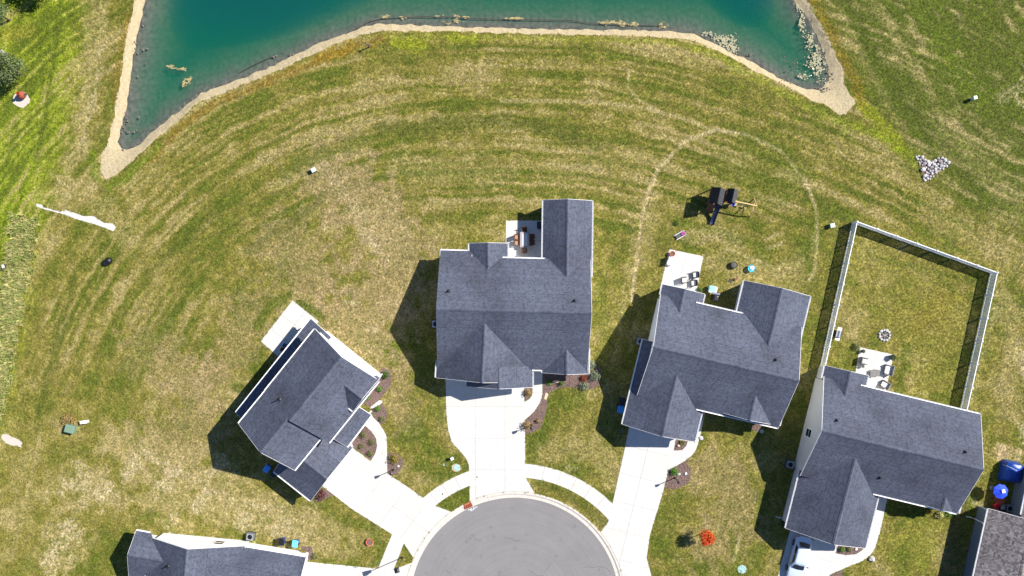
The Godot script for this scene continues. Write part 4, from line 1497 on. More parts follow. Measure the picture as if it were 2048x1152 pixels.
func grass() -> void:
	mask_out()
	var n := 330000
	var buf := PackedFloat32Array()
	buf.resize(n * 16)
	var mac := macro.get_data().to_float32_array()
	var lin := PackedFloat32Array()
	for i in 1024:
		lin.append(pow(i / 1023.0 * LAWN, 2.2))
	var k := 0
	var pn := noise(71, 0.5, 2)
	for i in n:
		var x := rng.randf() * 1023.9
		var y := rng.randf() * 574.9
		var ci := int(y) * 1024 + int(x)
		if blocked[ci]:
			continue
		var X := TX0 + x * TW / 1024
		var Z := TZ0 + y * TH / 575
		var s := rng.randf_range(0.6, 1.5)
		var a := rng.randf() * TAU
		var cs := cos(a) * s
		var sn := sin(a) * s
		var o := k * 16
		buf[o] = cs; buf[o + 2] = sn; buf[o + 3] = X
		buf[o + 5] = s * rng.randf_range(0.6, 1.2); buf[o + 7] = -0.01
		buf[o + 8] = -sn; buf[o + 10] = cs; buf[o + 11] = Z
		var cl := pn.get_noise_2d(X * 9.0, Z * 9.0)
		var v := clampf(1.0 + cl * 0.65, 0.5, 1.6) * rng.randf_range(0.8, 1.25)
		var st := clampf(0.5 - cl * 0.55 + rng.randf_range(-0.35, 0.35), 0.0, 1.0)
		var r := lin[int(mac[ci * 3] * 1023)] * v
		var gg := lin[int(mac[ci * 3 + 1] * 1023)] * v
		var b := lin[int(mac[ci * 3 + 2] * 1023)] * v
		if st < 0.3:
			r = lerpf(r, 0.40, 0.2); gg = lerpf(gg, 0.32, 0.2); b = lerpf(b, 0.12, 0.2)
		elif st > 0.72:
			r = lerpf(r, 0.09, 0.4); gg = lerpf(gg, 0.10, 0.4); b = lerpf(b, 0.02, 0.4)
		buf[o + 12] = r; buf[o + 13] = gg; buf[o + 14] = b; buf[o + 15] = 1.0
		k += 1
	buf.resize(k * 16)
	var mm := MultiMesh.new()
	mm.transform_format = MultiMesh.TRANSFORM_3D
	mm.use_colors = true
	mm.mesh = tuft(7, 0.13, 0.06, 0.012, 5)
	mm.instance_count = k
	mm.buffer = buf
	var o := MultiMeshInstance3D.new()
	o.name = "grass"
	o.multimesh = mm
	o.material_override = M.blade
	tag(o, "mown grass, part green and part dry, all over the lawn", "grass", "", "stuff")
	add_child(o)
	# rank uncut grass at the left edge
	var tm := MultiMesh.new()
	tm.transform_format = MultiMesh.TRANSFORM_3D
	tm.use_colors = true
	tm.mesh = tuft(9, 0.4, 0.6, 0.028, 6)
	var edge := px([22, 425, 40, 425, 95, 432, 82, 470, 72, 520, 62, 580, 52, 640, 40, 700, 26, 770, 10, 860, -60, 860, -60, 760, -20, 640, 2, 560, 14, 480])
	var pts := []
	while pts.size() < 2200:
		var p := Vector2(rng.randf_range(-60, 80), rng.randf_range(420, 860))
		if Geometry2D.is_point_in_polygon(p, PackedVector2Array(edge)) and rng.randf() < to_line(p, edge + [edge[0]]) / 16.0 * (1.0 + 1.2 * pn.get_noise_2d(p.x * 0.12, p.y * 0.12)):
			pts.append(p)
	tm.instance_count = pts.size()
	for i in pts.size():
		var s := rng.randf_range(0.6, 1.2)
		tm.set_instance_transform(i, Transform3D(Basis.from_euler(Vector3(rng.randf_range(-0.2, 0.2), rng.randf() * TAU, rng.randf_range(-0.2, 0.2))).scaled_local(Vector3(s, s * rng.randf_range(0.6, 1.3), s)), P(pts[i].x, pts[i].y) + Vector3(0, -0.02, 0)))
		var v := rng.randf_range(0.6, 1.3)
		tm.set_instance_color(i, (Color(0.50, 0.46, 0.18) if rng.randf() < 0.5 else Color(0.26, 0.31, 0.08)) * v)
	var to := MultiMeshInstance3D.new()
	to.name = "tall_grass"
	to.multimesh = tm
	to.material_override = M.blade
	tag(to, "strip of rank straw coloured tall grass at the left edge", "grass", "", "stuff")
	add_child(to)

# ---------------------------------------------------------------- builders of small things
func turn_px(deg: float) -> float:
	return -deg_to_rad(deg)     # clockwise as seen in the photograph
func ac_unit(label: String, at: Vector3, turn: float) -> void:
	var t := thing("air_conditioner", label, "air conditioner", at, turn, "outdoor cooling units beside the houses")
	var b := MB.new()
	b.box(Vector3(0, 0.04, 0), Vector3(0.84, 0.1, 0.84), Basis.IDENTITY, 0.02)
	part("pad", b, M.dark_metal, t)
	b = MB.new()
	b.loft([[0.09, 0.37, 0.37, 0.06], [0.72, 0.37, 0.37, 0.06]], Vector3.ZERO, Basis.IDENTITY, 3)
	var c := part("cabinet", b, M.dark_metal, t)
	for i in 7:
		var s := MB.new()
		s.loft([[0.15 + i * 0.08, 0.378, 0.378, 0.06], [0.17 + i * 0.08, 0.378, 0.378, 0.06]], Vector3.ZERO, Basis.IDENTITY, 3)
		part("louvre", s, M.grey_metal, c)
	b = MB.new()
	var n := 32
	for i in n:
		var a0 := TAU * i / n
		var a1 := TAU * (i + 1) / n
		var q := []
		for e in [[a0, 0], [a1, 0], [a1, 1], [a0, 1]]:
			var v := Vector3(cos(e[0]), 0, sin(e[0]))
			q.append(v * 0.25 + Vector3(0, 0.735, 0) if e[1] == 0 else Vector3(clampf(v.x * 0.53, -0.37, 0.37), 0.735, clampf(v.z * 0.53, -0.37, 0.37)))
		b.face(q, Vector3.UP)
	part("top_panel", b, M.steel if false else M.grey_metal, t)
	b = MB.new()
	b.lathe(Vector3(0, 0.66, 0), [[0.25, 0.0], [0.25, 0.075]], 24)
	for k in 4:
		var a := TAU * k / 4 + 0.3
		b.box(Vector3(cos(a) * 0.11, 0.69, sin(a) * 0.11), Vector3(0.2, 0.008, 0.09), Basis.from_euler(Vector3(0.35, -a, 0)))
	b.lathe(Vector3(0, 0.66, 0), [[0.06, 0.0], [0.06, 0.06], [0.0, 0.065]], 12)
	part("fan", b, M.black_plastic, t)
	b = MB.new()
	for r in [0.1, 0.17, 0.24]:
		var p := []
		for k in 17:
			p.append(Vector3(cos(TAU * k / 16) * r, 0.745, sin(TAU * k / 16) * r))
		b.tube(p, 0.005, 4, false)
	for k in 4:
		var a := TAU * k / 4
		b.tube([Vector3(0, 0.745, 0), Vector3(cos(a), 0, sin(a)) * 0.25 + Vector3(0, 0.742, 0)], 0.005, 4)
	part("fan_guard", b, M.dark_metal, t)
func wheelie_bin(label: String, at: Vector3, turn: float, body: Material, lid: Material) -> void:
	var t := thing("wheelie_bin", label, "bin", at, turn, "household bins beside the houses")
	var b := MB.new()
	b.loft([[0.06, 0.2, 0.23, 0.05], [0.5, 0.25, 0.29, 0.06], [0.96, 0.29, 0.34, 0.07], [1.0, 0.31, 0.36, 0.07]], Vector3.ZERO, Basis.IDENTITY, 3)
	part("body", b, body, t)
	b = MB.new()
	b.loft([[1.0, 0.32, 0.38, 0.08], [1.05, 0.32, 0.38, 0.09], [1.09, 0.26, 0.31, 0.09]], Vector3.ZERO, Basis.IDENTITY, 3)
	var l := part("lid", b, lid, t)
	b = MB.new()
	b.tube([Vector3(-0.22, 0.98, -0.42), Vector3(0.22, 0.98, -0.42)], 0.018, 8)
	part("handle", b, body, l)
	for s in [-1, 1]:
		b = MB.new()
		b.tube([Vector3(s * 0.22, 0.1, -0.25), Vector3(s * 0.28, 0.1, -0.25)], 0.1, 14)
		part("wheel", b, M.rubber, t)
func lamp_post(label: String, x: float, y: float, tall: float, head: float) -> void:
	var t := thing("lamp_post", label, "lamp post", G(x, y), 0.3, "lamp posts in the front yards")
	var b := MB.new()
	b.lathe(Vector3.ZERO, [[0.11, 0.0], [0.11, 0.12], [0.06, 0.2], [0.045, 0.3], [0.04, tall - head * 1.4]], 12)
	part("pole", b, M.black_plastic, t)
	b = MB.new()
	b.loft([[tall - head * 1.4, head * 0.25, head * 0.25, 0.01], [tall - head * 0.3, head * 0.42, head * 0.42, 0.01]], Vector3.ZERO)
	part("lantern_glass", b, M.lamp_clear, t)
	b = MB.new()
	b.loft([[tall - head * 0.3, head * 0.52, head * 0.52, 0.02], [tall - head * 0.22, head * 0.52, head * 0.52, 0.02], [tall, head * 0.12, head * 0.12, 0.01]], Vector3.ZERO)
	b.box(Vector3(0, tall - head * 1.4, 0), Vector3(head * 0.6, 0.03, head * 0.6))
	for sx in [-1, 1]:
		for sz in [-1, 1]:
			b.tube([Vector3(sx * head * 0.26, tall - head * 1.4, sz * head * 0.26), Vector3(sx * head * 0.43, tall - head * 0.28, sz * head * 0.43)], 0.014, 5)
	part("lantern_frame", b, M.black_plastic, t)
func chair(called: String, label: String, at: Vector3, turn: float, frame: Material, seat: Material, group: String, arms := true, w := 0.56, tall := 0.86) -> void:
	# back stands at -z
	var t := thing(called, label, "chair", at, turn, group)
	var b := MB.new()
	b.box(Vector3(0, 0.37, 0), Vector3(w, 0.08, w), Basis.IDENTITY, 0.02)
	part("seat", b, frame, t)
	b = MB.new()
	b.loft([[0.411, w * 0.43, w * 0.43, 0.05], [0.46, w * 0.43, w * 0.43, 0.06], [0.48, w * 0.38, w * 0.38, 0.06]], Vector3.ZERO)
	part("cushion", b, seat, t)
	b = MB.new()
	b.box(Vector3(0, 0.4 + (tall - 0.4) / 2, -w / 2 + 0.0), Vector3(w, tall - 0.38, 0.07), Basis.from_euler(Vector3(-0.16, 0, 0)), 0.02)
	part("backrest", b, frame, t)
	for sx in [-1, 1]:
		for sz in [-1, 1]:
			b = MB.new()
			b.box(Vector3(sx * (w / 2 - 0.04), 0.165, sz * (w / 2 - 0.04)), Vector3(0.05, 0.33, 0.05))
			part("leg", b, frame, t)
		if arms:
			b = MB.new()
			b.box(Vector3(sx * (w / 2 + 0.01), 0.62, 0.02), Vector3(0.07, 0.04, w * 0.95), Basis.IDENTITY, 0.01)
			b.box(Vector3(sx * (w / 2 + 0.01), 0.49, w / 2 - 0.06), Vector3(0.05, 0.23, 0.05))
			part("armrest", b, frame, t)
func table(called: String, label: String, at: Vector3, turn: float, w: float, l: float, tall: float, top: Material, frame: Material, slats := 0) -> void:
	var t := thing(called, label, "table", at, turn)
	var b := MB.new()
	b.box(Vector3(0, tall - 0.03, 0), Vector3(w, 0.06, l), Basis.IDENTITY, 0.015)
	var tp := part("table_top", b, frame, t)
	for i in slats:
		var s := MB.new()
		s.box(Vector3(-w * 0.29 + w * 0.58 * (i + 0.5) / slats, tall + 0.006, 0), Vector3(w * 0.58 / slats - 0.012, 0.014, l * 0.78))
		part("slat", s, top, tp)
	for sx in [-1, 1]:
		for sz in [-1, 1]:
			b = MB.new()
			b.box(Vector3(sx * (w / 2 - 0.06), (tall - 0.06) / 2, sz * (l / 2 - 0.06)), Vector3(0.07, tall - 0.06, 0.07))
			part("leg", b, frame, t)
func planter(label: String, at: Vector3, r: float, tall: float, m: Material, cols: Array, called := "planter") -> void:
	var t := thing(called, label, "planter", at)
	var b := MB.new()
	b.lathe(Vector3.ZERO, [[0.0, 0.0], [r * 0.65, 0.0], [r * 0.95, tall * 0.9], [r, tall * 0.9], [r, tall], [r * 0.85, tall], [r * 0.82, tall * 0.8], [0.0, tall * 0.8]], 20)
	part("pot", b, m, t)
	if cols.size():
		part("foliage", leaves(Vector3(0, tall + r * 0.5, 0), Vector3(r * 1.1, r * 0.9, r * 1.1), 120, 0.05, cols, int(at.x * 91), 0.2, 0.3), M.leaf, t)
	else:
		b = MB.new()
		b.lathe(Vector3(0, tall * 0.8, 0), [[r * 0.82, 0.004], [0.0, 0.03]], 16)
		part("soil", b, M.mulch, t)
func utility_box(called: String, label: String, at: Vector3, turn: float, s: Vector3, body: Material, lid: Material) -> void:
	var t := thing(called, label, "utility box", at, turn)
	var b := MB.new()
	b.box(Vector3(0, s.y / 2 - 0.03, 0), Vector3(s.x, s.y, s.z), Basis.IDENTITY, 0.02)
	part("cabinet", b, body, t)
	b = MB.new()
	b.loft([[s.y - 0.03, s.x / 2 + 0.03, s.z / 2 + 0.03, 0.03], [s.y + 0.02, s.x / 2 + 0.03, s.z / 2 + 0.03, 0.03], [s.y + 0.05, s.x / 2 - 0.02, s.z / 2 - 0.02, 0.03]], Vector3.ZERO)
	var l := part("lid", b, lid, t)
	b = MB.new()
	b.box(Vector3(s.x / 2 - 0.1, s.y * 0.6, s.z / 2 + 0.012), Vector3(0.05, 0.1, 0.03))
	part("latch", b, M.dark_metal, t)
func ground_cover(called: String, label: String, x: float, y: float, r: float, sides: int, m: Material) -> void:
	var t := thing(called, label, "cover", G(x, y))
	var b := MB.new()
	b.lathe(Vector3.ZERO, [[r, -0.05], [r, 0.022], [r * 0.94, 0.03], [0.0, 0.03]], sides)
	part("lid", b, m, t)
	b = MB.new()
	b.lathe(Vector3(r * 0.4, 0.03, 0), [[0.03, 0.0], [0.03, 0.006], [0.0, 0.006]], 8)
	part("bolt", b, M.dark_metal, t)
func boulder(label: String, x: float, y: float, r: Vector3, m: Material) -> void:
	var b := MB.new()
	b.blob(Vector3(0, r.y * 0.5, 0), r, int(x * 3 + y), 0.2, 6, 9)
	var o := part("boulder", b, m, self)
	o.position = G(x, y)
	tag(o, label, "boulder")

func fence() -> void:
	var c := [G(1640, 733), G(1704, 445.5), G(1980, 545.8), G(1920, 817)]
	var t := thing("picket_fence", "white picket fence round three sides of the yard at far right", "fence", c[1])
	var pk := BoxMesh.new()
	pk.size = Vector3(0.115, 1.32, 0.024)
	var idx := 0
	for s in 3:
		var a: Vector3 = c[s] - c[1]
		var e: Vector3 = c[s + 1] - c[1]
		var d := (e - a).normalized()
		var L := a.distance_to(e)
		var bs := Basis(d, Vector3.UP, d.cross(Vector3.UP))
		for y in [0.16, 1.46]:
			var b := MB.new()
			b.box((a + e) / 2 + Vector3(0, y, 0), Vector3(L, 0.11 if y < 1 else 0.09, 0.07), bs)
			part("rail", b, M.vinyl_white, t)
		var n := int(L / 0.162)
		for i in n:
			var o := MeshInstance3D.new()
			o.name = "picket"
			o.mesh = pk
			o.material_override = M.vinyl_white
			o.transform = Transform3D(bs, a + d * (L * (i + 0.5) / n) + Vector3(0, 0.79, 0))
			t.add_child(o, true)
		var np := roundi(L / 2.4)
		for i in np + 1:
			if i == 0 and s > 0:
				continue
			var b := MB.new()
			var q := a + d * (L * i / np)
			b.box(q + Vector3(0, 0.74, 0), Vector3(0.13, 1.56, 0.13), bs)
			var post := part("post", b, M.vinyl_white, t)
			b = MB.new()
			b.loft([[1.52, 0.09, 0.09, 0.01], [1.55, 0.09, 0.09, 0.01], [1.61, 0.02, 0.02, 0.005]], q, bs)
			part("cap", b, M.vinyl_white, post)

func car() -> void:
	var t := thing("parked_car", "white saloon car parked at the garage on the right driveway", "car", G(1594.7, 1112.0, 0, 0.03), atan2(-0.26, 0.966))
	var b := MB.new()
	# stations along the car: z, half width, height of bonnet or boot line, height of the underside
	var st := [[-2.36, 0.62, 0.78, 0.42], [-2.3, 0.76, 0.9, 0.32], [-2.1, 0.86, 0.98, 0.26], [-1.6, 0.91, 1.0, 0.22], [-0.8, 0.92, 0.97, 0.2], [0.0, 0.92, 0.95, 0.2], [0.9, 0.92, 0.95, 0.2], [1.4, 0.91, 0.9, 0.22], [1.9, 0.88, 0.82, 0.24], [2.2, 0.8, 0.74, 0.28], [2.36, 0.6, 0.62, 0.36]]
	var rows := []
	for s in st:
		var w: float = s[1]
		var top: float = s[2]
		var bot: float = s[3]
		var prof := [[0.8, bot], [0.97, bot + 0.08], [1.0, bot + 0.25], [1.0, top - 0.25], [0.96, top - 0.1], [0.86, top - 0.03], [0.6, top], [0.0, top + 0.025], [-0.6, top], [-0.86, top - 0.03], [-0.96, top - 0.1], [-1.0, top - 0.25], [-1.0, bot + 0.25], [-0.97, bot + 0.08], [-0.8, bot]]
		var row := []
		for q in prof:
			row.append(Vector3(q[0] * w, q[1], s[0]))
		rows.append(row)
	skin(b, rows)
	b.face(rows[0], Vector3(0, 0, -1))
	b.face(rows[-1], Vector3(0, 0, 1))
	part("body", b, M.car_paint, t)
	b = MB.new()
	b.loft([[0.93, 0.82, 1.5, 0.3, 0, -0.32], [1.12, 0.76, 1.24, 0.28, 0, -0.34], [1.32, 0.67, 0.96, 0.25, 0, -0.37], [1.41, 0.6, 0.82, 0.25, 0, -0.38], [1.45, 0.48, 0.66, 0.22, 0, -0.38], [1.465, 0.3, 0.4, 0.15, 0, -0.38]], Vector3.ZERO, Basis.IDENTITY, 4)
	part("cabin", b, M.car_paint, t)
	for g in [["windscreen", [Vector3(-0.62, 1.0, 1.1), Vector3(0.62, 1.0, 1.1), Vector3(0.5, 1.335, 0.585), Vector3(-0.5, 1.335, 0.585)], Vector3(0, 1, 1)], ["rear_window", [Vector3(-0.6, 1.0, -1.735), Vector3(0.6, 1.0, -1.735), Vector3(0.5, 1.335, -1.325), Vector3(-0.5, 1.335, -1.325)], Vector3(0, 1, -1)]]:
		b = MB.new()
		var q: Array = g[1]
		var nn: Vector3 = (q[2] - q[0]).cross(q[1] - q[0]).normalized()
		if nn.dot(g[2]) < 0:
			nn = -nn
		for k in 4:
			q[k] += nn * 0.022
		var m0: Vector3 = (q[0] + q[1]) / 2 + Vector3(0, 0, 0.07 * signf(g[2].z))
		var m1: Vector3 = (q[2] + q[3]) / 2 + Vector3(0, 0.02, 0.05 * signf(g[2].z))
		b.face([q[0], m0, m1, q[3]], nn)
		b.face([m0, q[1], q[2], m1], nn)
		part(g[0], b, M.glass_dark, t)
	for s in [-1, 1]:
		for w in [[-1.45, -0.42], [-0.36, 0.75]]:
			b = MB.new()
			var z0: float = w[0]
			var z1: float = w[1]
			var f0 := 0.28 if w[0] < -1 else 0.0
			var f1 := 0.32 if w[1] > 0 else 0.0
			b.face([Vector3(s * 0.812, 1.0, z0), Vector3(s * 0.812, 1.0, z1), Vector3(s * 0.695, 1.3, z1 - f1), Vector3(s * 0.695, 1.3, z0 + f0)], Vector3(s, 0.4, 0))
			part("side_window", b, M.glass_dark, t)
		for z in [-1.38, 1.42]:
			b = MB.new()
			b.tube([Vector3(s * 0.74, 0.33, z), Vector3(s * 0.76, 0.33, z), Vector3(s * 0.94, 0.33, z), Vector3(s * 0.955, 0.33, z)], [0.29, 0.33, 0.33, 0.3], 24)
			var wl := part("wheel", b, M.rubber, t)
			b = MB.new()
			for k in 5:
				var a := TAU * k / 5
				b.box(Vector3(s * 0.962, 0.33 + sin(a) * 0.11, z + cos(a) * 0.11), Vector3(0.02, 0.06, 0.22), Basis.from_euler(Vector3(-a, 0, 0)))
			b.tube([Vector3(s * 0.952, 0.33, z), Vector3(s * 0.968, 0.33, z)], 0.06, 12)
			part("rim", b, M.steel, wl)
		b = MB.new()
		b.blob(Vector3(s * 1.0, 1.0, 0.72), Vector3(0.11, 0.075, 0.06), 4, 0.0, 6, 10, false)
		b.tube([Vector3(s * 0.84, 0.96, 0.74), Vector3(s * 0.95, 0.98, 0.73)], 0.025, 6)
		part("wing_mirror", b, M.black_plastic, t)
		b = MB.new()
		b.blob(Vector3(s * 0.68, 0.8, -2.26), Vector3(0.17, 0.09, 0.09), 4, 0.0, 6, 10, false)
		part("tail_light", b, M.tail_red, t)
		b = MB.new()
		b.blob(Vector3(s * 0.66, 0.66, 2.2), Vector3(0.17, 0.07, 0.12), 4, 0.0, 6, 10, false)
		part("headlight", b, M.lamp_clear, t)
		b = MB.new()
		b.box(Vector3(s * 0.925, 0.8, -0.25), Vector3(0.02, 0.03, 0.16), Basis.IDENTITY, 0.005)
		part("door_handle", b, M.car_paint, t)
func skin(b: MB, rows: Array) -> void:
	# smooth sheet through rows of points, bulging away from their middle
	var nr := rows.size()
	var nc: int = rows[0].size()
	var nm := []
	for i in nr:
		var r := []
		var mid := Vector3.ZERO
		for p in rows[i]:
			mid += p / nc
		for j in nc:
			var u: Vector3 = rows[mini(i + 1, nr - 1)][j] - rows[maxi(i - 1, 0)][j]
			var v: Vector3 = rows[i][mini(j + 1, nc - 1)] - rows[i][maxi(j - 1, 0)]
			var n := u.cross(v).normalized()
			if n.dot(rows[i][j] - mid) < 0:
				n = -n
			r.append(n)
		nm.append(r)
	for i in nr - 1:
		for j in nc - 1:
			b.tri(rows[i][j], rows[i][j + 1], rows[i + 1][j + 1], nm[i][j], nm[i][j + 1], nm[i + 1][j + 1])
			b.tri(rows[i][j], rows[i + 1][j + 1], rows[i + 1][j], nm[i][j], nm[i + 1][j + 1], nm[i + 1][j])

func playset() -> void:
	var at := G(1448, 402, 1.5)
	var u := Vector3(0.977, 0, 0.21)
	var v := Vector3(-0.21, 0, 0.977)
	var bs := Basis(u, Vector3.UP, v)
	var t := thing("climbing_frame", "wooden play tower with two dark roofs, slide and swing beam", "play set", at)
	for k in [[1437.0, 391.5, 3.0, 0.72, 0.86, 3.3, 2.35, 1.35], [1465.5, 391.0, 2.6, 0.55, 0.72, 2.85, 2.15, 0.9]]:
		var c: Vector3 = G(k[0], k[1], k[2]) - at
		var hw: float = k[3]
		var hl: float = k[4]
		for sx in [-1, 1]:
			for sz in [-1, 1]:
				var b := MB.new()
				b.box(c + bs * Vector3(sx * (hw - 0.12), k[6] / 2 - 0.05, sz * (hl - 0.12)), Vector3(0.1, k[6] + 0.1, 0.1), bs)
				part("post", b, M.dark_wood, t)
			var r := MB.new()
			var e: Vector3 = bs * Vector3(sx * hw, 0, 0)
			var ax: Vector3 = (e + Vector3(0, k[6] - k[5], 0)).normalized()
			r.box(c + e / 2 + Vector3(0, (k[5] + k[6]) / 2, 0), Vector3((e + Vector3(0, k[6] - k[5], 0)).length(), 0.035, hl * 2), Basis(ax, v.cross(ax), v))
			var roof := part("roof_panel", r, M.play_roof, t)
			for q in 6:
				var rb := MB.new()
				var f := (q + 0.5) / 6
				rb.box(c + e * f + Vector3(0, lerpf(k[5], k[6], f) + 0.025, 0), Vector3(0.03, 0.025, hl * 2), Basis(ax, v.cross(ax), v))
				part("roof_rib", rb, M.play_roof if sx < 0 else M.play_roof_lit, roof)  # ribs on the sunward slope coloured paler, sunlight put into the colour
			var w := MB.new()
			w.box(c + bs * Vector3(sx * (hw - 0.1), k[7] + 0.35, 0), Vector3(0.03, 0.6, hl * 1.7), bs)
			part("side_panel", w, M.dark_wood, t)
		var d := MB.new()
		d.box(c + Vector3(0, k[7], 0), Vector3(hw * 1.8, 0.08, hl * 1.8), bs)
		part("deck", d, M.dark_wood, t)
	# slide
	var s0 := P(1437.5, 409, 1.3) - at
	var s1 := P(1423, 449, 0.12) - at
	var sd := Vector3(s1.x - s0.x, 0, s1.z - s0.z).normalized()
	var sw := Vector3(-sd.z, 0, sd.x)
	var b := MB.new()
	var prof := [[-0.27, 0.16], [-0.24, 0.18], [-0.22, 0.02], [0.0, 0.0], [0.22, 0.02], [0.24, 0.18], [0.27, 0.16], [0.24, -0.04], [0.0, -0.05], [-0.24, -0.04], [-0.27, 0.16]]
	var prev := []
	for i in 11:
		var f := i / 10.0
		var y := lerpf(s0.y, s1.y, smoothstep(-0.1, 0.92, f))
		var row := []
		for q in prof:
			row.append(s0.lerp(s1, f) * Vector3(1, 0, 1) + sw * q[0] + Vector3(0, y + q[1], 0))
		if prev.size():
			for j in prof.size() - 1:
				b.face([prev[j], prev[j + 1], row[j + 1], row[j]], Vector3.UP if j < 6 else Vector3.DOWN)
		prev = row
	part("slide", b, M.navy_slide, t)
	# climbing ramp
	b = MB.new()
	var r0 := P(1425, 407, 1.3) - at
	var r1 := P(1416.5, 423, 0.05) - at
	var ra := (r1 - r0).normalized()
	var rw := ra.cross(Vector3.UP).normalized()
	b.box((r0 + r1) / 2, Vector3(r0.distance_to(r1), 0.05, 0.75), Basis(ra, rw.cross(ra), rw))
	var ramp := part("climbing_ramp", b, M.dark_wood, t)
	for k in 5:
		b = MB.new()
		b.blob(r0.lerp(r1, 0.15 + 0.17 * k) + Vector3(0, 0.05, 0) + rw * (0.18 if k % 2 else -0.18), Vector3(0.05, 0.04, 0.05), k, 0.2, 4, 6)
		part("hold", b, M.rust, ramp)
	# swing beam and end frame
	var w0 := P(1467, 401.5, 2.2) - at
	var w1 := P(1513.5, 411.6, 2.2) - at
	var wa := (w1 - w0).normalized()
	b = MB.new()
	b.box((w0 + w1) / 2, Vector3(w0.distance_to(w1), 0.12, 0.1), Basis(wa, Vector3.UP, wa.cross(Vector3.UP)))
	part("swing_beam", b, M.cedar, t)
	for s in [-1, 1]:
		b = MB.new()
		b.tube([w1 + Vector3(0, 0.05, 0), w1 * Vector3(1, 0, 1) + v * s * 1.05 + u * 0.1 + Vector3(0, -0.05, 0)], 0.05, 6)
		part("leg", b, M.cedar, t)
	b = MB.new()
	b.tube([w1 + Vector3(0, -1.2, 0) - v * 0.58, w1 + Vector3(0, -1.2, 0) + v * 0.58], 0.035, 6)
	part("cross_brace", b, M.cedar, t)
	for k in [[0.12, "bucket_swing"], [0.45, "swing_seat"], [0.72, "swing_seat"]]:
		var q: Vector3 = w0.lerp(w1, k[0])
		b = MB.new()
		if k[1] == "bucket_swing":
			b.lathe(q + Vector3(0, -1.75, 0) + v * 0.1, [[0.0, 0.0], [0.2, 0.02], [0.25, 0.15], [0.25, 0.34], [0.22, 0.34], [0.2, 0.1], [0.0, 0.06]], 14)
		else:
			b.box(q + Vector3(0, -1.7, 0), Vector3(0.4, 0.03, 0.18), bs, 0.01)
		var seat := part(k[1], b, M.swing_blue if k[1] == "bucket_swing" else M.black_plastic, t)
		for s in [-1, 1]:
			b = MB.new()
			b.tube([q + u * s * 0.18, q + u * s * 0.18 + Vector3(0, -1.7 if k[1] != "bucket_swing" else -1.42, 0)], 0.012, 5)
			part("chain", b, M.dark_metal, seat)

func grill(label: String, at: Vector3, turn: float) -> void:
	var t := thing("gas_grill", label, "grill", at, turn)
	var b := MB.new()
	b.box(Vector3(0, 0.42, 0), Vector3(0.66, 0.7, 0.5), Basis.IDENTITY, 0.02)
	part("cabinet", b, M.dark_metal, t)
	b = MB.new()
	var rows := []
	for i in 9:
		var row := []
		var a := PI * i / 8
		for x in [-0.36, 0.36]:
			row.append(Vector3(x, 0.8 + sin(a) * 0.26, -cos(a) * 0.27))
		rows.append(row)
	for i in 8:
		b.face([rows[i][0], rows[i][1], rows[i + 1][1], rows[i + 1][0]], Vector3(0, sin(PI * (i + 0.5) / 8), -cos(PI * (i + 0.5) / 8)))
	for k in 2:
		var f := []
		for i in 9:
			f.append(rows[i][k])
		b.face(f, Vector3(-1 if k == 0 else 1, 0, 0))
	var lid := part("lid", b, M.steel, t)
	b = MB.new()
	b.tube([Vector3(-0.28, 0.95, 0.29), Vector3(0.28, 0.95, 0.29)], 0.018, 8)
	part("handle", b, M.dark_metal, lid)
	for s in [-1, 1]:
		b = MB.new()
		b.box(Vector3(s * 0.55, 0.8, 0), Vector3(0.36, 0.04, 0.5), Basis.IDENTITY, 0.01)
		part("side_shelf", b, M.table_top, t)
		for z in [-0.2, 0.2]:
			b = MB.new()
			b.tube([Vector3(s * 0.3 - 0.03, 0.06, z), Vector3(s * 0.3 + 0.03, 0.06, z)], 0.06, 10)
			part("wheel", b, M.rubber, t)

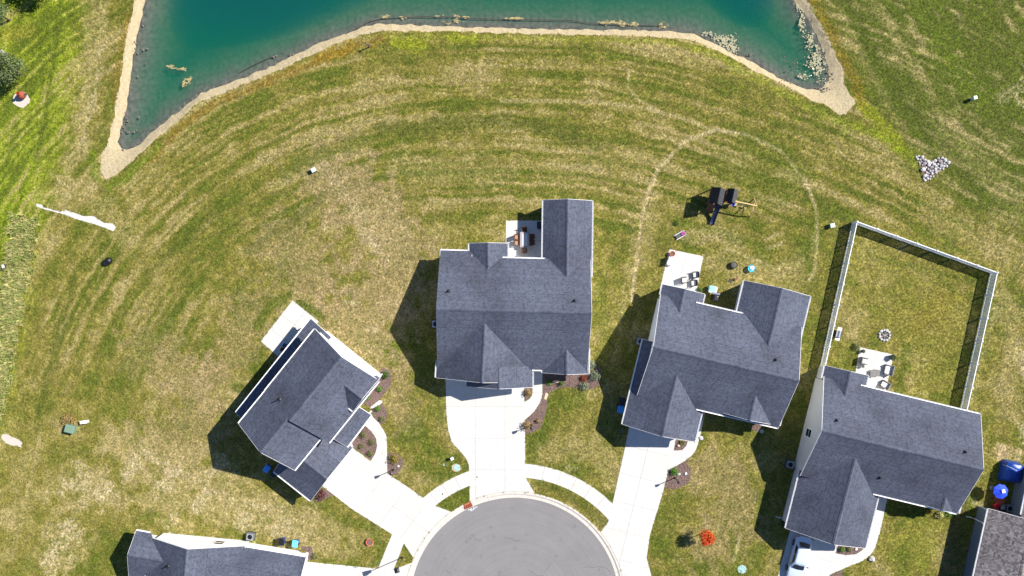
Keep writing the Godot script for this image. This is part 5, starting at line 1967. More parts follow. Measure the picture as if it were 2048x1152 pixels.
func rocks() -> void:
	var poly := cut(1800, 290, 12.8, [440, 230, 620, 350, 760, 450, 900, 370, 1050, 310, 1130, 370, 1250, 420, 1200, 540, 1080, 640, 920, 720, 830, 830, 720, 920, 600, 930, 560, 760, 540, 600, 480, 480, 400, 330])
	var at := G(1862, 338)
	var t := thing("rock_pile", "heap of pale grey riprap stones on the lawn at right", "rocks", at)
	var w := W(poly)
	blockers.append(w)
	var b := MB.new()
	b.prism(w, 0, 0.015, false)
	b.o = at
	for i in b.v.size():
		b.v[i] -= at
	part("dirt_base", b, M.mulch, t)
	var variants := []
	for k in 6:
		var m := MB.new()
		m.blob(Vector3.ZERO, Vector3(1, 0.72, 0.8), 900 + k, 0.22, 5, 7)
		variants.append(m.mesh())
	var g := RandomNumberGenerator.new()
	g.seed = 8
	var pw := PackedVector2Array(poly)
	var made := 0
	var spots := []
	for tries in 3000:
		if made >= 120:
			break
		var p := Vector2(g.randf_range(1830, 1900), g.randf_range(306, 364))
		if not Geometry2D.is_point_in_polygon(p, pw):
			continue
		var r := g.randf_range(0.12, 0.34)
		var ok := true
		for q in spots:
			if p.distance_to(q[0]) < (r + q[1]) * S * 0.72:
				ok = false
				break
		if not ok:
			continue
		spots.append([p, r])
		var o := MeshInstance3D.new()
		o.name = "stone"
		o.mesh = variants[g.randi() % 6]
		o.material_override = M.stone if g.randf() < 0.85 else M.grey_wood
		o.position = G(p.x, p.y) - at + Vector3(0, r * 0.4, 0)
		o.rotation = Vector3(g.randf_range(-0.3, 0.3), g.randf() * TAU, g.randf_range(-0.3, 0.3))
		o.scale = Vector3.ONE * r * g.randf_range(0.85, 1.2)
		t.add_child(o, true)
		made += 1
	# ring of stones round the fire
	at = G(1768.7, 670.4)
	t = thing("fire_ring", "ring of pale stones round ashes inside the fenced yard", "fire pit", at)
	b = MB.new()
	b.lathe(Vector3.ZERO, [[0.5, 0.01], [0.3, 0.04], [0.0, 0.05]], 16)
	part("ashes", b, M.dark_stone, t)
	for k in 11:
		var a := TAU * k / 11
		var o := MeshInstance3D.new()
		o.name = "stone"
		o.mesh = variants[k % 6]
		o.material_override = M.stone
		o.position = Vector3(cos(a) * 0.56, 0.08, sin(a) * 0.56)
		o.rotation = Vector3(0, g.randf() * TAU, 0)
		o.scale = Vector3.ONE * g.randf_range(0.14, 0.21)
		t.add_child(o, true)
	for k in 3:
		b = MB.new()
		var a := 0.5 + k * 1.1
		b.tube([Vector3(cos(a) * 0.36, 0.06, sin(a) * 0.36), Vector3(-cos(a) * 0.36, 0.14, -sin(a) * 0.36)], 0.05, 7)
		part("log", b, M.grey_wood, t)

func pond_things() -> void:
	# the dark floating line along the near shore
	var path := [[690, 66], [712, 55], [738, 41], [765, 35], [800, 33], [850, 31], [905, 32], [950, 35], [1000, 36.5], [1060, 37.5], [1140, 38.5], [1190, 46], [1240, 48], [1300, 49], [1328, 50]]
	var p := []
	for q in path:
		p.append(P(q[0], q[1]) + Vector3(0, WATER_Y + 0.01, 0))
	var b := MB.new()
	b.tube(p, 0.045, 6)
	tag(part("floating_line", b, M.dark_stone, self), "dark line floating along the near shore of the pond", "line")
	p = []
	for q in [[478, 143], [500, 131], [525, 119], [545, 111]]:
		p.append(P(q[0], q[1]) + Vector3(0, WATER_Y + 0.01, 0))
	b = MB.new()
	b.tube(p, 0.04, 6)
	tag(part("floating_branch", b, M.dark_stone, self), "thin dark branch floating near the left shore", "branch")
	# mats of reed litter
	var ln := noise(90, 0.12, 3)
	var g := RandomNumberGenerator.new()
	g.seed = 77
	for m in [[785, 33, 26, 4, 0.05, "straw coloured litter mat at the bend of the floating line"], [905, 31.5, 34, 2.6, 0.04, "long litter strip along the middle of the floating line"], [905, 41, 22, 5, 0.0, "litter mat just below the floating line"], [1238, 45, 42, 4.5, 0.06, "broad litter mat at the right end of the floating line"], [1030, 35, 20, 2, 0.02, "small litter strip in the middle of the floating line"], [371, 161, 13, 6, -0.8, "curled litter clump afloat on the left arm of the pond"], [352, 134, 24, 3, 0.2, "thin litter streak afloat on the left arm of the pond"], [1328, 49, 9, 7, 0.4, "brown litter clump at the right end of the pond shore"]]:
		var root := thing("litter_mat", m[5], "litter", G(m[0], m[1], 0, WATER_Y), 0.0, "litter afloat on the pond")
		var mb := MB.new()
		mb.use_c = true
		for i in int(m[2] * 7):
			var a := g.randf() * TAU
			var r := sqrt(g.randf())
			var q := Vector2(cos(a) * r * m[2], sin(a) * r * m[3] * (1.0 + 0.4 * sin(cos(a) * 9.0))).rotated(m[4]) / S
			if ln.get_noise_2d(q.x * 9.0 + m[0], q.y * 9.0) < -0.05:
				continue
			var an: float = m[4] + g.randfn() * 0.5
			var dd := Vector3(cos(an), 0, sin(an)) * g.randf_range(0.05, 0.2)
			var ww := Vector3(-sin(an), 0, cos(an)) * g.randf_range(0.008, 0.03)
			var c := Vector3(q.x, 0.012 + g.randf() * 0.02, q.y)
			mb.col = Color(0.42, 0.34, 0.16) * g.randf_range(0.5, 1.25)
			mb.face([c - dd - ww, c + dd - ww, c + dd + ww, c - dd + ww], Vector3.UP)
		part("reeds", mb, M.leaf, root)
	# pale scum and stones in the shallow corner
	var mm := MultiMesh.new()
	mm.transform_format = MultiMesh.TRANSFORM_3D
	var fl := MB.new()
	fl.lathe(Vector3.ZERO, [[1.0, 0.0], [0.9, 0.12], [0.4, 0.2], [0.0, 0.2]], 7)
	mm.mesh = fl.mesh()
	var spots := []
	for s in [[1597, 12, 4, 8, 26], [1606, 45, 5, 16, 60], [1622, 78, 7, 14, 70], [1638, 105, 8, 12, 60], [1633, 122, 16, 12, 110], [1640, 138, 8, 10, 40], [1612, 150, 8, 5, 26], [1641, 162, 8, 6, 14], [1455, 82, 14, 9, 120], [1466, 94, 9, 8, 60], [1414, 66, 8, 4, 16], [1440, 74, 16, 5, 50]]:
		for i in s[4]:
			spots.append(G(s[0] + g.randfn() * s[2] * 0.7, s[1] + g.randfn() * s[3] * 0.7, 0, WATER_Y - 0.004))
	mm.instance_count = spots.size()
	for i in spots.size():
		mm.set_instance_transform(i, Transform3D(Basis(Vector3.UP, g.randf() * TAU).scaled_local(Vector3(g.randf_range(0.03, 0.14), 0.12, g.randf_range(0.03, 0.11))), spots[i]))
	var o := MultiMeshInstance3D.new()
	o.name = "pond_scum"
	o.multimesh = mm
	o.material_override = mat("scum", C(156, 152, 122), 0.9)
	tag(o, "pale flecks of scum afloat in the right corner of the pond", "scum", "", "stuff")
	add_child(o)
	var st := MultiMesh.new()
	st.transform_format = MultiMesh.TRANSFORM_3D
	var sb := MB.new()
	sb.blob(Vector3.ZERO, Vector3(1, 0.7, 0.8), 5, 0.25, 5, 7)
	st.mesh = sb.mesh()
	var pts := []
	for s in [[1655, 182, 16, 8, 26], [1670, 150, 8, 18, 22], [1680, 200, 14, 10, 22], [1655, 100, 5, 26, 12], [1470, 108, 40, 6, 12], [1560, 165, 30, 8, 14], [1240, 63, 60, 4, 12], [266, 60, 6, 60, 7], [244, 230, 8, 50, 10], [215, 330, 8, 14, 26], [320, 268, 40, 10, 8], [262, 240, 18, 40, 14], [276, 130, 14, 70, 12], [1590, 130, 16, 16, 8], [600, 112, 60, 6, 8]]:
		for i in s[4]:
			pts.append(P(s[0] + g.randfn() * s[2] * 0.7, s[1] + g.randfn() * s[3] * 0.6))
	st.instance_count = pts.size()
	for i in pts.size():
		var r := g.randf_range(0.03, 0.13)
		st.set_instance_transform(i, Transform3D(Basis(Vector3.UP, g.randf() * TAU).scaled_local(Vector3.ONE * r), pts[i] + Vector3(0, WATER_Y + 0.06, 0)))
	o = MultiMeshInstance3D.new()
	o.name = "shore_pebbles"
	o.multimesh = st
	o.material_override = mat("shore_stone", C(112, 102, 90), 0.9)
	tag(o, "small dark stones scattered along the pond's shore", "stones", "", "stuff")
	add_child(o)

func build_things() -> void:
	fence()
	car()
	playset()
	rocks()
	pond_things()
	var b: MB
	var t: Node3D
	# trees
	tree("broadleaf_tree", "round grey green tree above the rusty chiminea at left", G(14, 136, 2.6), 2.0, 2.5, 5200, 0.09, TREES, 3, 0.13)
	tree("broadleaf_tree", "pale olive tree cut off by the top left corner", G(-4, 28, 2.2), 1.35, 2.1, 2600, 0.09, TREES, 4, 0.1)
	tree("broadleaf_tree", "tree above the top left corner that casts the corner shadow", G(76, -52, 3.2), 2.1, 3.0, 3600, 0.11, GREENS, 5, 0.13)
	tree("maple_sapling", "small bright red sapling on the front lawn right of the road", G(1413, 1076, 2.0), 0.9, 1.9, 2600, 0.065, REDS, 6, 0.04)
	# lamp posts
	lamp_post("black lamp post in the round bed of the left house", 786.8, 939.2, 2.2, 0.3)
	lamp_post("black lamp post in the bed beside the straight driveway", 1062, 850, 2.2, 0.3)
	lamp_post("black lamp post in the round mulch bed right of centre", 1349.4, 955.5, 2.3, 0.26)
	lamp_post("tall black street lamp on the grass triangle at the bottom", 804.4, 1114.7, 4.6, 0.5)
	# cooling units
	ac_unit("cooling unit at the corner of the centre house's left wall", G(871, 648, 0.7), 0.0)
	ac_unit("cooling unit in the shade left of the house right of centre", G(1281.5, 683, 0.7), turn_px(13))
	ac_unit("cooling unit beside the cream side wall at far right", G(1581, 929.5, 0.7), turn_px(13))
	ac_unit("cooling unit in front of the bright white wall at bottom left", G(499.7, 1074, 0.7), turn_px(8))
	ac_unit("cooling unit between the blue umbrella and the brown roof", G(2020, 1017, 0.7), turn_px(12))
	# bins
	wheelie_bin("blue lidded bin in the shade left of the house right of centre", G(1241, 819, 1.05), turn_px(12), M.blue_bin, M.blue_lid)
	wheelie_bin("black bin next to the blue lidded one in the shade", G(1244, 803, 1.05), turn_px(12), M.black_plastic, M.black_plastic)
	wheelie_bin("blue bin below the left house's garage wall", G(533, 938, 1.05), turn_px(38), M.blue_bin, M.blue_lid)
	wheelie_bin("black bin behind the blue one at the left garage wall", G(547, 948, 1.05), turn_px(38), M.black_plastic, M.black_plastic)
	wheelie_bin("pale blue lidded bin at the end of the bright white wall", G(589.5, 1088, 1.05), turn_px(188), M.blue_bin, M.cyan_lid)
	wheelie_bin("black lidded blue bin against the bright white wall", G(563, 1084, 1.05), turn_px(188), M.blue_bin, M.black_plastic)
	# patio of the centre house
	table("dining_table", "dining table with pale slats on the centre house's patio", G(1049.2, 479.2, 0.75, 0.028), 0.0, 1.0, 1.66, 0.75, M.table_top, M.grey_wood, 6)
	var dc := [["upper left", 1034, 473.8, 90], ["lower left", 1034, 485.5, 90], ["upper right", 1063.7, 473.8, -90], ["lower right", 1063.7, 485.2, -90]]
	for c in dc:
		chair("dining_chair", "brown chair at the %s side of the patio dining table" % c[0], G(c[1], c[2], 0.45, 0.028), deg_to_rad(c[3]), M.wicker, M.tan_cushion if c[3] > 0 else M.wicker, "dining chairs round the patio table", true, 0.52, 0.92)
	chair("dining_chair", "brown chair at the top end of the patio dining table", G(1048.6, 459.5, 0.45, 0.028), 0.0, M.wicker, M.wicker, "dining chairs round the patio table", true, 0.52, 0.92)
	chair("dining_chair", "brown chair at the bottom end of the patio dining table", G(1048.6, 501, 0.45, 0.028), PI, M.wicker, M.tan_cushion, "dining chairs round the patio table", true, 0.52, 0.92)
	utility_box("storage_box", "grey box with dark top in the corner of the centre patio", G(1081, 450.5, 0.6, 0.02), 0.0, Vector3(0.7, 0.62, 0.75), M.grey_metal, M.black_plastic)
	# patio right of centre
	for c in [["nearest the middle of the white patio", 1368.6, 560, 105], ["at the right edge of the white patio", 1391, 549.5, -75], ["closest to the roof on the white patio", 1387.5, 566, -75]]:
		chair("patio_chair", "dark wicker armchair %s" % c[0], G(c[1], c[2], 0.45, 0.028), deg_to_rad(c[3]) - 0.2, M.black_plastic, M.grey_cushion, "dark armchairs on the white patio", true, 0.62, 0.8)
	planter("orange terracotta pot in the top left corner of the white patio", G(1344.5, 507.5, 0.4, 0.028), 0.3, 0.5, M.terracotta, [])
	chair("folding_chair", "pale folding chair below the orange terracotta pot", G(1341, 518, 0.45, 0.028), 1.3, M.grey_metal, M.grey_cushion, "pale folding chairs at the patio edge", false, 0.5, 0.8)
	chair("folding_chair", "white and grey folding chair at the left edge of the patio", G(1339, 526, 0.45, 0.028), 1.3, M.white_plastic, M.grey_cushion, "pale folding chairs at the patio edge", false, 0.5, 0.8)
	# yard right of centre
	t = thing("fire_bowl", "round dark fire bowl with a grey lid on the lawn", "fire pit", G(1468, 530, 0.45))
	b = MB.new()
	b.lathe(Vector3.ZERO, [[0.3, 0.0], [0.36, 0.1], [0.38, 0.42], [0.36, 0.42], [0.34, 0.3], [0.0, 0.3]], 20)
	part("bowl", b, M.black_plastic, t)
	b = MB.new()
	b.lathe(Vector3(0, 0.42, 0), [[0.31, 0.0], [0.3, 0.03], [0.16, 0.07], [0.0, 0.085]], 20)
	var lid := part("lid", b, M.lid_and_seat_shade, t)
	b = MB.new()
	b.tube([Vector3(-0.06, 0.5, 0), Vector3(-0.04, 0.55, 0), Vector3(0.04, 0.55, 0), Vector3(0.06, 0.5, 0)], 0.012, 6)
	part("handle", b, M.steel, lid)
	t = thing("water_table", "turquoise child's water table with purple and white tray", "toy", G(1503, 537, 0.5))
	b = MB.new()
	b.lathe(Vector3.ZERO, [[0.24, 0.0], [0.2, 0.2], [0.34, 0.4], [0.39, 0.5], [0.36, 0.51], [0.3, 0.42], [0.0, 0.4]], 18)
	part("basin", b, M.turquoise, t)
	b = MB.new()
	b.lathe(Vector3(0.06, 0.42, -0.04), [[0.22, 0.0], [0.22, 0.08], [0.12, 0.11], [0.0, 0.11]], 14)
	part("tray", b, M.white_plastic, t)
	for k in 3:
		b = MB.new()
		b.blob(Vector3(0.08 * k - 0.02, 0.56, 0.1 - 0.1 * k), Vector3(0.06, 0.05, 0.05), k, 0.1, 5, 8, false)
		part("toy_cup", b, M.purple, t)
	planter("small terracotta pot on the lawn behind the roof", G(1473, 557.5, 0.3), 0.16, 0.28, M.terracotta, [])
	t = thing("black_saucer", "small black disc lying on the lawn beside the terracotta pot", "disc", G(1461, 561.5))
	b = MB.new()
	b.lathe(Vector3.ZERO, [[0.2, 0.0], [0.21, 0.05], [0.18, 0.05], [0.16, 0.03], [0.0, 0.03]], 16)
	part("dish", b, M.black_plastic, t)
	# child's lounger
	t = thing("toy_lounger", "small pink and white child's lounger on the lawn", "lounger", G(1358.5, 471), 0.52)
	for s in [-1, 1]:
		b = MB.new()
		b.tube([Vector3(-0.55, 0.05, s * 0.26), Vector3(-0.45, 0.22, s * 0.26), Vector3(0.2, 0.26, s * 0.26), Vector3(0.52, 0.52, s * 0.26), Vector3(0.6, 0.56, s * 0.22)], 0.045, 8)
		part("side_rail", b, M.white_plastic, t)
		for x in [-0.45, 0.35]:
			b = MB.new()
			b.tube([Vector3(x, 0.24, s * 0.26), Vector3(x, -0.02, s * 0.28)], 0.035, 7)
			part("leg", b, M.white_plastic, t)
	b = MB.new()
	b.box(Vector3(-0.12, 0.2, 0), Vector3(0.66, 0.04, 0.48), Basis.IDENTITY, 0.01)
	part("seat", b, M.lid_and_seat_shade, t)  # dark colour stands in for the shadow the backrest casts on the seat
	b = MB.new()
	b.box(Vector3(0.39, 0.41, 0), Vector3(0.46, 0.05, 0.48), Basis.from_euler(Vector3(0, 0, 0.66)), 0.01)
	part("backrest", b, M.pink, t)
	# covered table and chair in the notch
	t = thing("covered_table", "small table draped with a pale blue cloth in the roof notch", "table", G(1426.5, 579.5, 0.75), turn_px(10))
	b = MB.new()
	b.box(Vector3(0, 0.7, 0), Vector3(0.9, 0.05, 0.7), Basis.IDENTITY, 0.01)
	part("table_top", b, M.table_top, t)
	b = MB.new()
	b.loft([[0.5, 0.4, 0.3, 0.05, -0.08, -0.12], [0.7, 0.36, 0.27, 0.06, -0.07, -0.11], [0.76, 0.34, 0.25, 0.1, -0.06, -0.1], [0.83, 0.2, 0.12, 0.1, -0.02, -0.08]], Vector3.ZERO)
	part("cloth", b, M.pale_blue_cloth, t)
	for sx in [-1, 1]:
		for sz in [-1, 1]:
			b = MB.new()
			b.box(Vector3(sx * 0.4, 0.34, sz * 0.3), Vector3(0.05, 0.7, 0.05))
			part("leg", b, M.steel, t)
	t = thing("kettle_grill", "black covered grill in the roof notch below the draped table", "grill", G(1432, 596.5, 0.9), turn_px(10))
	b = MB.new()
	b.loft([[0.0, 0.3, 0.36, 0.08], [0.8, 0.3, 0.37, 0.1], [0.95, 0.25, 0.3, 0.12], [1.0, 0.14, 0.18, 0.1]], Vector3.ZERO, Basis.IDENTITY, 4)
	part("cover", b, M.black_plastic, t)
	b = MB.new()
	b.box(Vector3(-0.05, 0.82, -0.5), Vector3(0.85, 0.05, 0.2), Basis.IDENTITY, 0.01)
	part("side_shelf", b, M.steel, t)
	# inside the fence
	grill("silver gas grill standing against the fence's left side", G(1678, 668, 0.9), deg_to_rad(-104) + PI)
	planter("black planter at the top right corner of the furnished patio", G(1785, 714.5, 0.4, 0.028), 0.32, 0.5, M.black_plastic, GREENS)
	planter("planter with dark leaves at the top left corner of the furnished patio", G(1726.8, 702.5, 0.4, 0.028), 0.2, 0.4, M.black_plastic, OLIVES)
	planter("small white pot stand on the left side of the furnished patio", G(1725.6, 732.5, 0.3, 0.028), 0.17, 0.35, M.white_plastic, SAGES)
	var sf := func(called: String, label: String, at: Vector3, turn: float, w: float) -> void:
		var s := thing(called, label, "sofa", at, turn, "grey framed seats on the furnished patio")
		var q := MB.new()
		q.box(Vector3(0, 0.17, 0), Vector3(w, 0.3, 0.74), Basis.IDENTITY, 0.02)
		part("frame", q, M.grey_wicker, s)
		for k in 2 if w > 1 else 1:
			q = MB.new()
			var cw := (w - 0.24) / (2 if w > 1 else 1)
			q.loft([[0.321, cw / 2 - 0.01, 0.33, 0.06], [0.42, cw / 2 - 0.01, 0.33, 0.07], [0.45, cw / 2 - 0.06, 0.28, 0.07]], Vector3((k - 0.5) * cw if w > 1 else 0.0, 0, 0.05))
			part("cushion", q, M.white_cushion, s)
		q = MB.new()
		q.box(Vector3(0, 0.55, -0.36), Vector3(w, 0.5, 0.12), Basis.from_euler(Vector3(-0.15, 0, 0)), 0.02)
		part("backrest", q, M.grey_wicker, s)
		for x in [-1, 1]:
			q = MB.new()
			q.box(Vector3(x * (w / 2 - 0.05), 0.45, 0), Vector3(0.1, 0.28, 0.72), Basis.IDENTITY, 0.01)
			part("armrest", q, M.grey_wicker, s)
	sf.call("patio_sofa", "white cushioned two seat sofa at the right edge of the furnished patio", G(1777, 740, 0.4, 0.028), deg_to_rad(-90 - 13), 1.1)
	sf.call("patio_armchair", "white cushioned armchair at the lower edge of the furnished patio", G(1770, 769.5, 0.4, 0.028), deg_to_rad(-90 - 30), 0.8)
	sf.call("patio_armchair", "white cushioned armchair at the left side of the furnished patio", G(1729, 722, 0.4, 0.028), deg_to_rad(90 - 13), 0.75)
	for c in [[1745.3, 747.3, 0.52, "left"], [1754.5, 746.0, 0.5, "right"]]:
		table("coffee_table", "grey low table on the furnished patio, the %s of the pair" % c[3], G(c[0], c[1], 0.35, 0.028), turn_px(6), c[2], 0.72, 0.38, M.grey_wicker, M.grey_wicker, 3)
	# utility boxes
	utility_box("utility_box", "white topped green pedestal box on the back lawn left of centre", G(627, 340, 0.5), deg_to_rad(30), Vector3(0.45, 0.6, 0.4), M.green_box, M.pale_green)
	utility_box("utility_box", "white topped green pedestal box just outside the fence corner", G(1665, 451, 0.5), deg_to_rad(10), Vector3(0.45, 0.55, 0.4), M.green_box, M.pale_green)
	utility_box("transformer", "large green transformer box beside rusty weeds at left", G(139, 858, 0.7), turn_px(14), Vector3(0.95, 0.75, 0.8), M.green_box, M.green_box)
	utility_box("utility_box", "small white utility box right of the green transformer", G(166.5, 844.5, 0.6), turn_px(-8), Vector3(0.7, 0.6, 0.28), M.white_plastic, M.white_plastic)
	utility_box("utility_post", "white topped post standing alone on the right green", G(1951, 195, 0.8), 0.2, Vector3(0.32, 0.8, 0.3), M.pale_green, M.white_plastic)
	utility_box("utility_post", "white topped dark pedestal left of the straight driveway", G(904, 917.5, 0.6), deg_to_rad(30), Vector3(0.26, 0.62, 0.26), M.green_box, M.white_plastic)
	utility_box("marker_post", "small dark and white marker at the left edge tall grass", G(7, 533, 0.6), 0.3, Vector3(0.2, 0.7, 0.3), M.black_plastic, M.white_plastic)
	ground_cover("valve_cover", "teal valve cover in the gravel patch by the straight driveway", 914, 935, 0.36, 9, M.lid_teal)
	ground_cover("valve_cover", "small pale valve cover left of the teal one", 888, 929, 0.14, 8, M.lid_teal)
	ground_cover("valve_cover", "pale octagonal cover on the lawn below the red sapling", 1484, 1138.5, 0.5, 8, M.lid_teal)
	planter("orange round tub in a ring of sand on the left front lawn", G(739, 1084.5, 0.3), 0.4, 0.35, M.terracotta, [])
	for c in [[954, 954, "on the straight driveway"], [885, 988, "on the sidewalk left of the straight driveway"]]:
		t = thing("valve_stopcock", "small dark round stopcock " + c[2], "stopcock", G(c[0], c[1], 0, 0.02))
		b = MB.new()
		b.lathe(Vector3.ZERO, [[0.08, 0.0], [0.08, 0.02], [0.05, 0.024], [0.0, 0.024]], 12)
		part("disc", b, M.dark_stone, t)
	t = thing("compost_dome", "black plastic dome lying on the left lawn", "dome", G(213.5, 523, 0.2), turn_px(-25))
	b = MB.new()
	b.blob(Vector3(0.18, 0.12, 0), Vector3(0.42, 0.34, 0.4), 3, 0.04, 8, 14, false)
	part("front_shell", b, M.black_plastic, t)
	b = MB.new()
	b.blob(Vector3(-0.26, 0.06, 0.06), Vector3(0.44, 0.25, 0.38), 4, 0.04, 8, 14, false)
	part("rear_shell", b, M.black_plastic, t)
	# signpost by the pond
	t = thing("wooden_post", "short wooden post with a pale board near the pond", "post", G(739, 94))
	b = MB.new()
	b.box(Vector3(0, 0.6, 0), Vector3(0.1, 1.3, 0.1), Basis.IDENTITY, 0.01)
	part("post", b, M.dark_wood, t)
	b = MB.new()
	b.box(Vector3(0, 1.2, 0.07), Vector3(0.42, 0.3, 0.03), Basis.from_euler(Vector3(-0.5, 0, 0)), 0.005)
	part("board", b, M.grey_wood, t)
	# chiminea
	t = thing("chiminea", "rust red chiminea on a round pale gravel pad at left", "chiminea", G(41, 189.5, 0.6), 0.6)
	b = MB.new()
	b.lathe(Vector3.ZERO, [[0.0, 0.12], [0.26, 0.14], [0.42, 0.34], [0.44, 0.5], [0.34, 0.72], [0.17, 0.9], [0.14, 1.15], [0.18, 1.22], [0.15, 1.22], [0.11, 1.12], [0.12, 0.9]], 20)
	part("body", b, M.rust, t)
	b = MB.new()
	b.lathe(Vector3(0.33, 0.46, 0.2), [[0.2, -0.02], [0.2, 0.1], [0.15, 0.1], [0.13, 0.02], [0.0, 0.02]], 14, Basis.from_euler(Vector3(PI / 2, 0.5, 0)))
	part("mouth", b, M.dark_stone, t)
	for k in 3:
		b = MB.new()
		var a := TAU * k / 3
		b.tube([Vector3(cos(a) * 0.26, 0.2, sin(a) * 0.26), Vector3(cos(a) * 0.36, -0.02, sin(a) * 0.36)], 0.025, 6)
		part("leg", b, M.dark_metal, t)
	# patio of the left house
	t = thing("kettle_grill", "round black kettle grill on the left house's patio", "grill", G(565.5, 698.5, 0.7, 0.028))
	b = MB.new()
	b.lathe(Vector3(0, 0.75, 0), [[0.0, -0.22], [0.18, -0.16], [0.28, 0.0], [0.3, 0.0], [0.22, 0.16], [0.0, 0.24]], 20)
	part("bowl", b, M.black_plastic, t)
	for k in 3:
		b = MB.new()
		var a := TAU * k / 3 + 0.5
		b.tube([Vector3(cos(a) * 0.16, 0.6, sin(a) * 0.16), Vector3(cos(a) * 0.28, 0.0, sin(a) * 0.28)], 0.014, 6)
		part("leg", b, M.steel, t)
	planter("small blue tub beside the kettle grill on the left patio", G(569.5, 690.5, 0.4, 0.028), 0.22, 0.42, M.blue_lid, [], "plastic_tub")
	# drain
	t = thing("storm_drain", "rusty storm drain grate set in the kerb", "drain", G(936, 1010.5, 0, 0.0), turn_px(-24))
	b = MB.new()
	b.box(Vector3(0, -0.05, 0), Vector3(0.84, 0.12, 0.56))
	part("box", b, M.drain_dark, t)
	for k in 4:
		b = MB.new()
		b.box(Vector3(-0.3 + k * 0.2, 0.028, 0), Vector3(0.14, 0.03, 0.52), Basis.IDENTITY, 0.005)
		part("bar", b, M.grate_rust, t)
	for s in [-1, 1]:
		b = MB.new()
		b.box(Vector3(0, 0.032, s * 0.27), Vector3(0.86, 0.035, 0.07), Basis.IDENTITY, 0.005)
		b.box(Vector3(s * 0.42, 0.03, 0), Vector3(0.05, 0.035, 0.5))
		part("rim", b, M.grate_rust, t)
	# sprayed utility mark on the asphalt
	b = MB.new()
	var g := RandomNumberGenerator.new()
	g.seed = 4
	for s in [[[936, 1021], [940, 1019], [944, 1017]], [[941, 1022], [946, 1020], [949, 1016]], [[950, 1015], [955, 1014]], [[944, 1022], [941, 1018]], [[946, 1014], [950, 1019]]]:
		for i in s.size() - 1:
			var p0 := P(s[i][0], s[i][1]) + Vector3(0, -0.085, 0)
			var p1 := P(s[i + 1][0], s[i + 1][1]) + Vector3(0, -0.085, 0)
			var w := (p1 - p0).cross(Vector3.UP).normalized() * 0.05
			b.face([p0 - w, p1 - w * 0.6, p1 + w * 0.6, p0 + w], Vector3.UP)
	setting("road_marking", b, M.paint_mark, "faint sprayed white mark beside the drain")
	# corner of the brown roofed house
	t = thing("covered_furniture", "large heap under a glossy dark blue tarpaulin at the right edge", "tarpaulin", G(2029, 946, 1.2), turn_px(10))
	b = MB.new()
	b.loft([[0.0, 0.98, 1.15, 0.25], [0.5, 0.94, 1.1, 0.3], [1.05, 0.86, 1.0, 0.3], [1.3, 0.6, 0.8, 0.3, 0.1, -0.1], [1.42, 0.2, 0.45, 0.15, 0.15, -0.15]], Vector3.ZERO, Basis.IDENTITY, 3)
	part("tarpaulin", b, M.tarp_blue, t)
	b = MB.new()
	b.tube([Vector3(-0.97, 0.5, -0.6), Vector3(-0.88, 1.05, -0.6), Vector3(-0.5, 1.32, -0.5), Vector3(0.1, 1.44, -0.3)], 0.02, 5)
	part("rope", b, M.white_plastic, t)
	t = thing("patio_umbrella", "bright blue umbrella beside the blue tarpaulin", "umbrella", G(2004, 984, 2.0), 0.2)
	b = MB.new()
	for k in 8:
		var a0 := TAU * k / 8
		var a1 := TAU * (k + 1) / 8
		var e0 := Vector3(cos(a0) * 0.82, 1.75, sin(a0) * 0.82)
		var e1 := Vector3(cos(a1) * 0.82, 1.75, sin(a1) * 0.82)
		var gore := MB.new()
		gore.face([Vector3(0, 2.15, 0), e0, (e0 + e1) / 2 * Vector3(0.97, 1, 0.97), e1], Vector3.UP)
		part("gore", gore, M.umbrella_blue, t)
	b.tube([Vector3(0, 0.0, 0), Vector3(0, 2.2, 0)], 0.025, 8)
	b.lathe(Vector3.ZERO, [[0.26, 0.0], [0.26, 0.06], [0.05, 0.12]], 14)
	part("pole", b, M.grey_metal, t)
	b = MB.new()
	b.box(Vector3(0.1, 2.17, -0.1), Vector3(0.34, 0.03, 0.36), Basis.IDENTITY, 0.005)
	part("vent_cap", b, M.white_plastic, t)
	t = thing("round_table", "rust brown round table under the blue umbrella", "table", G(2000, 999, 0.7))
	b = MB.new()
	b.lathe(Vector3.ZERO, [[0.3, 0.0], [0.05, 0.05], [0.05, 0.66], [0.6, 0.68], [0.6, 0.72], [0.0, 0.73]], 20)
	part("table_top", b, M.rust, t)
	chair("camp_chair", "red camp chair in the shade by the brown roof", G(1994, 1012, 0.45), 0.6, M.red_fabric, M.red_fabric, "chairs by the brown roofed house", true, 0.55, 0.8)
	chair("camp_chair", "grey camp chair right of the red one", G(2006, 1015, 0.45), 0.3, M.grey_metal, M.grey_cushion, "chairs by the brown roofed house", false, 0.5, 0.8)
	# stepping stones, boulders
	for s in [[cut(700, 720, 4.608, [185, 445, 200, 425, 270, 370, 300, 375, 295, 395, 215, 445]), M.stone, "flat grey slab crossing the bed of the left house"], [cut(1020, 730, 7.2, [490, 485, 515, 395, 552, 420, 520, 505]), M.tan_stone, "flat tan stone at the edge of the long bed"]]:
		b = MB.new()
		b.prism(W(s[0]), -0.02, 0.06)
		tag(part("stepping_stone", b, s[1], self), s[2], "stone")
	boulder("long tan boulder under the centre house's front eave", 1114, 763, Vector3(0.5, 0.2, 0.16), M.tan_stone)
	boulder("white rock beside the curved path at far right", 1743, 1117, Vector3(0.34, 0.25, 0.32), M.stone)
	boulder("pale round stone with dark centre beside the right path", 1402, 876, Vector3(0.26, 0.14, 0.26), M.stone)
	boulder("white rock in the round mulch bed right of the driveway", 1357, 948, Vector3(0.22, 0.16, 0.14), M.stone)
	boulder("round white stone in the round mulch bed beside the driveway", 1371, 947, Vector3(0.15, 0.14, 0.15), M.white_cushion)
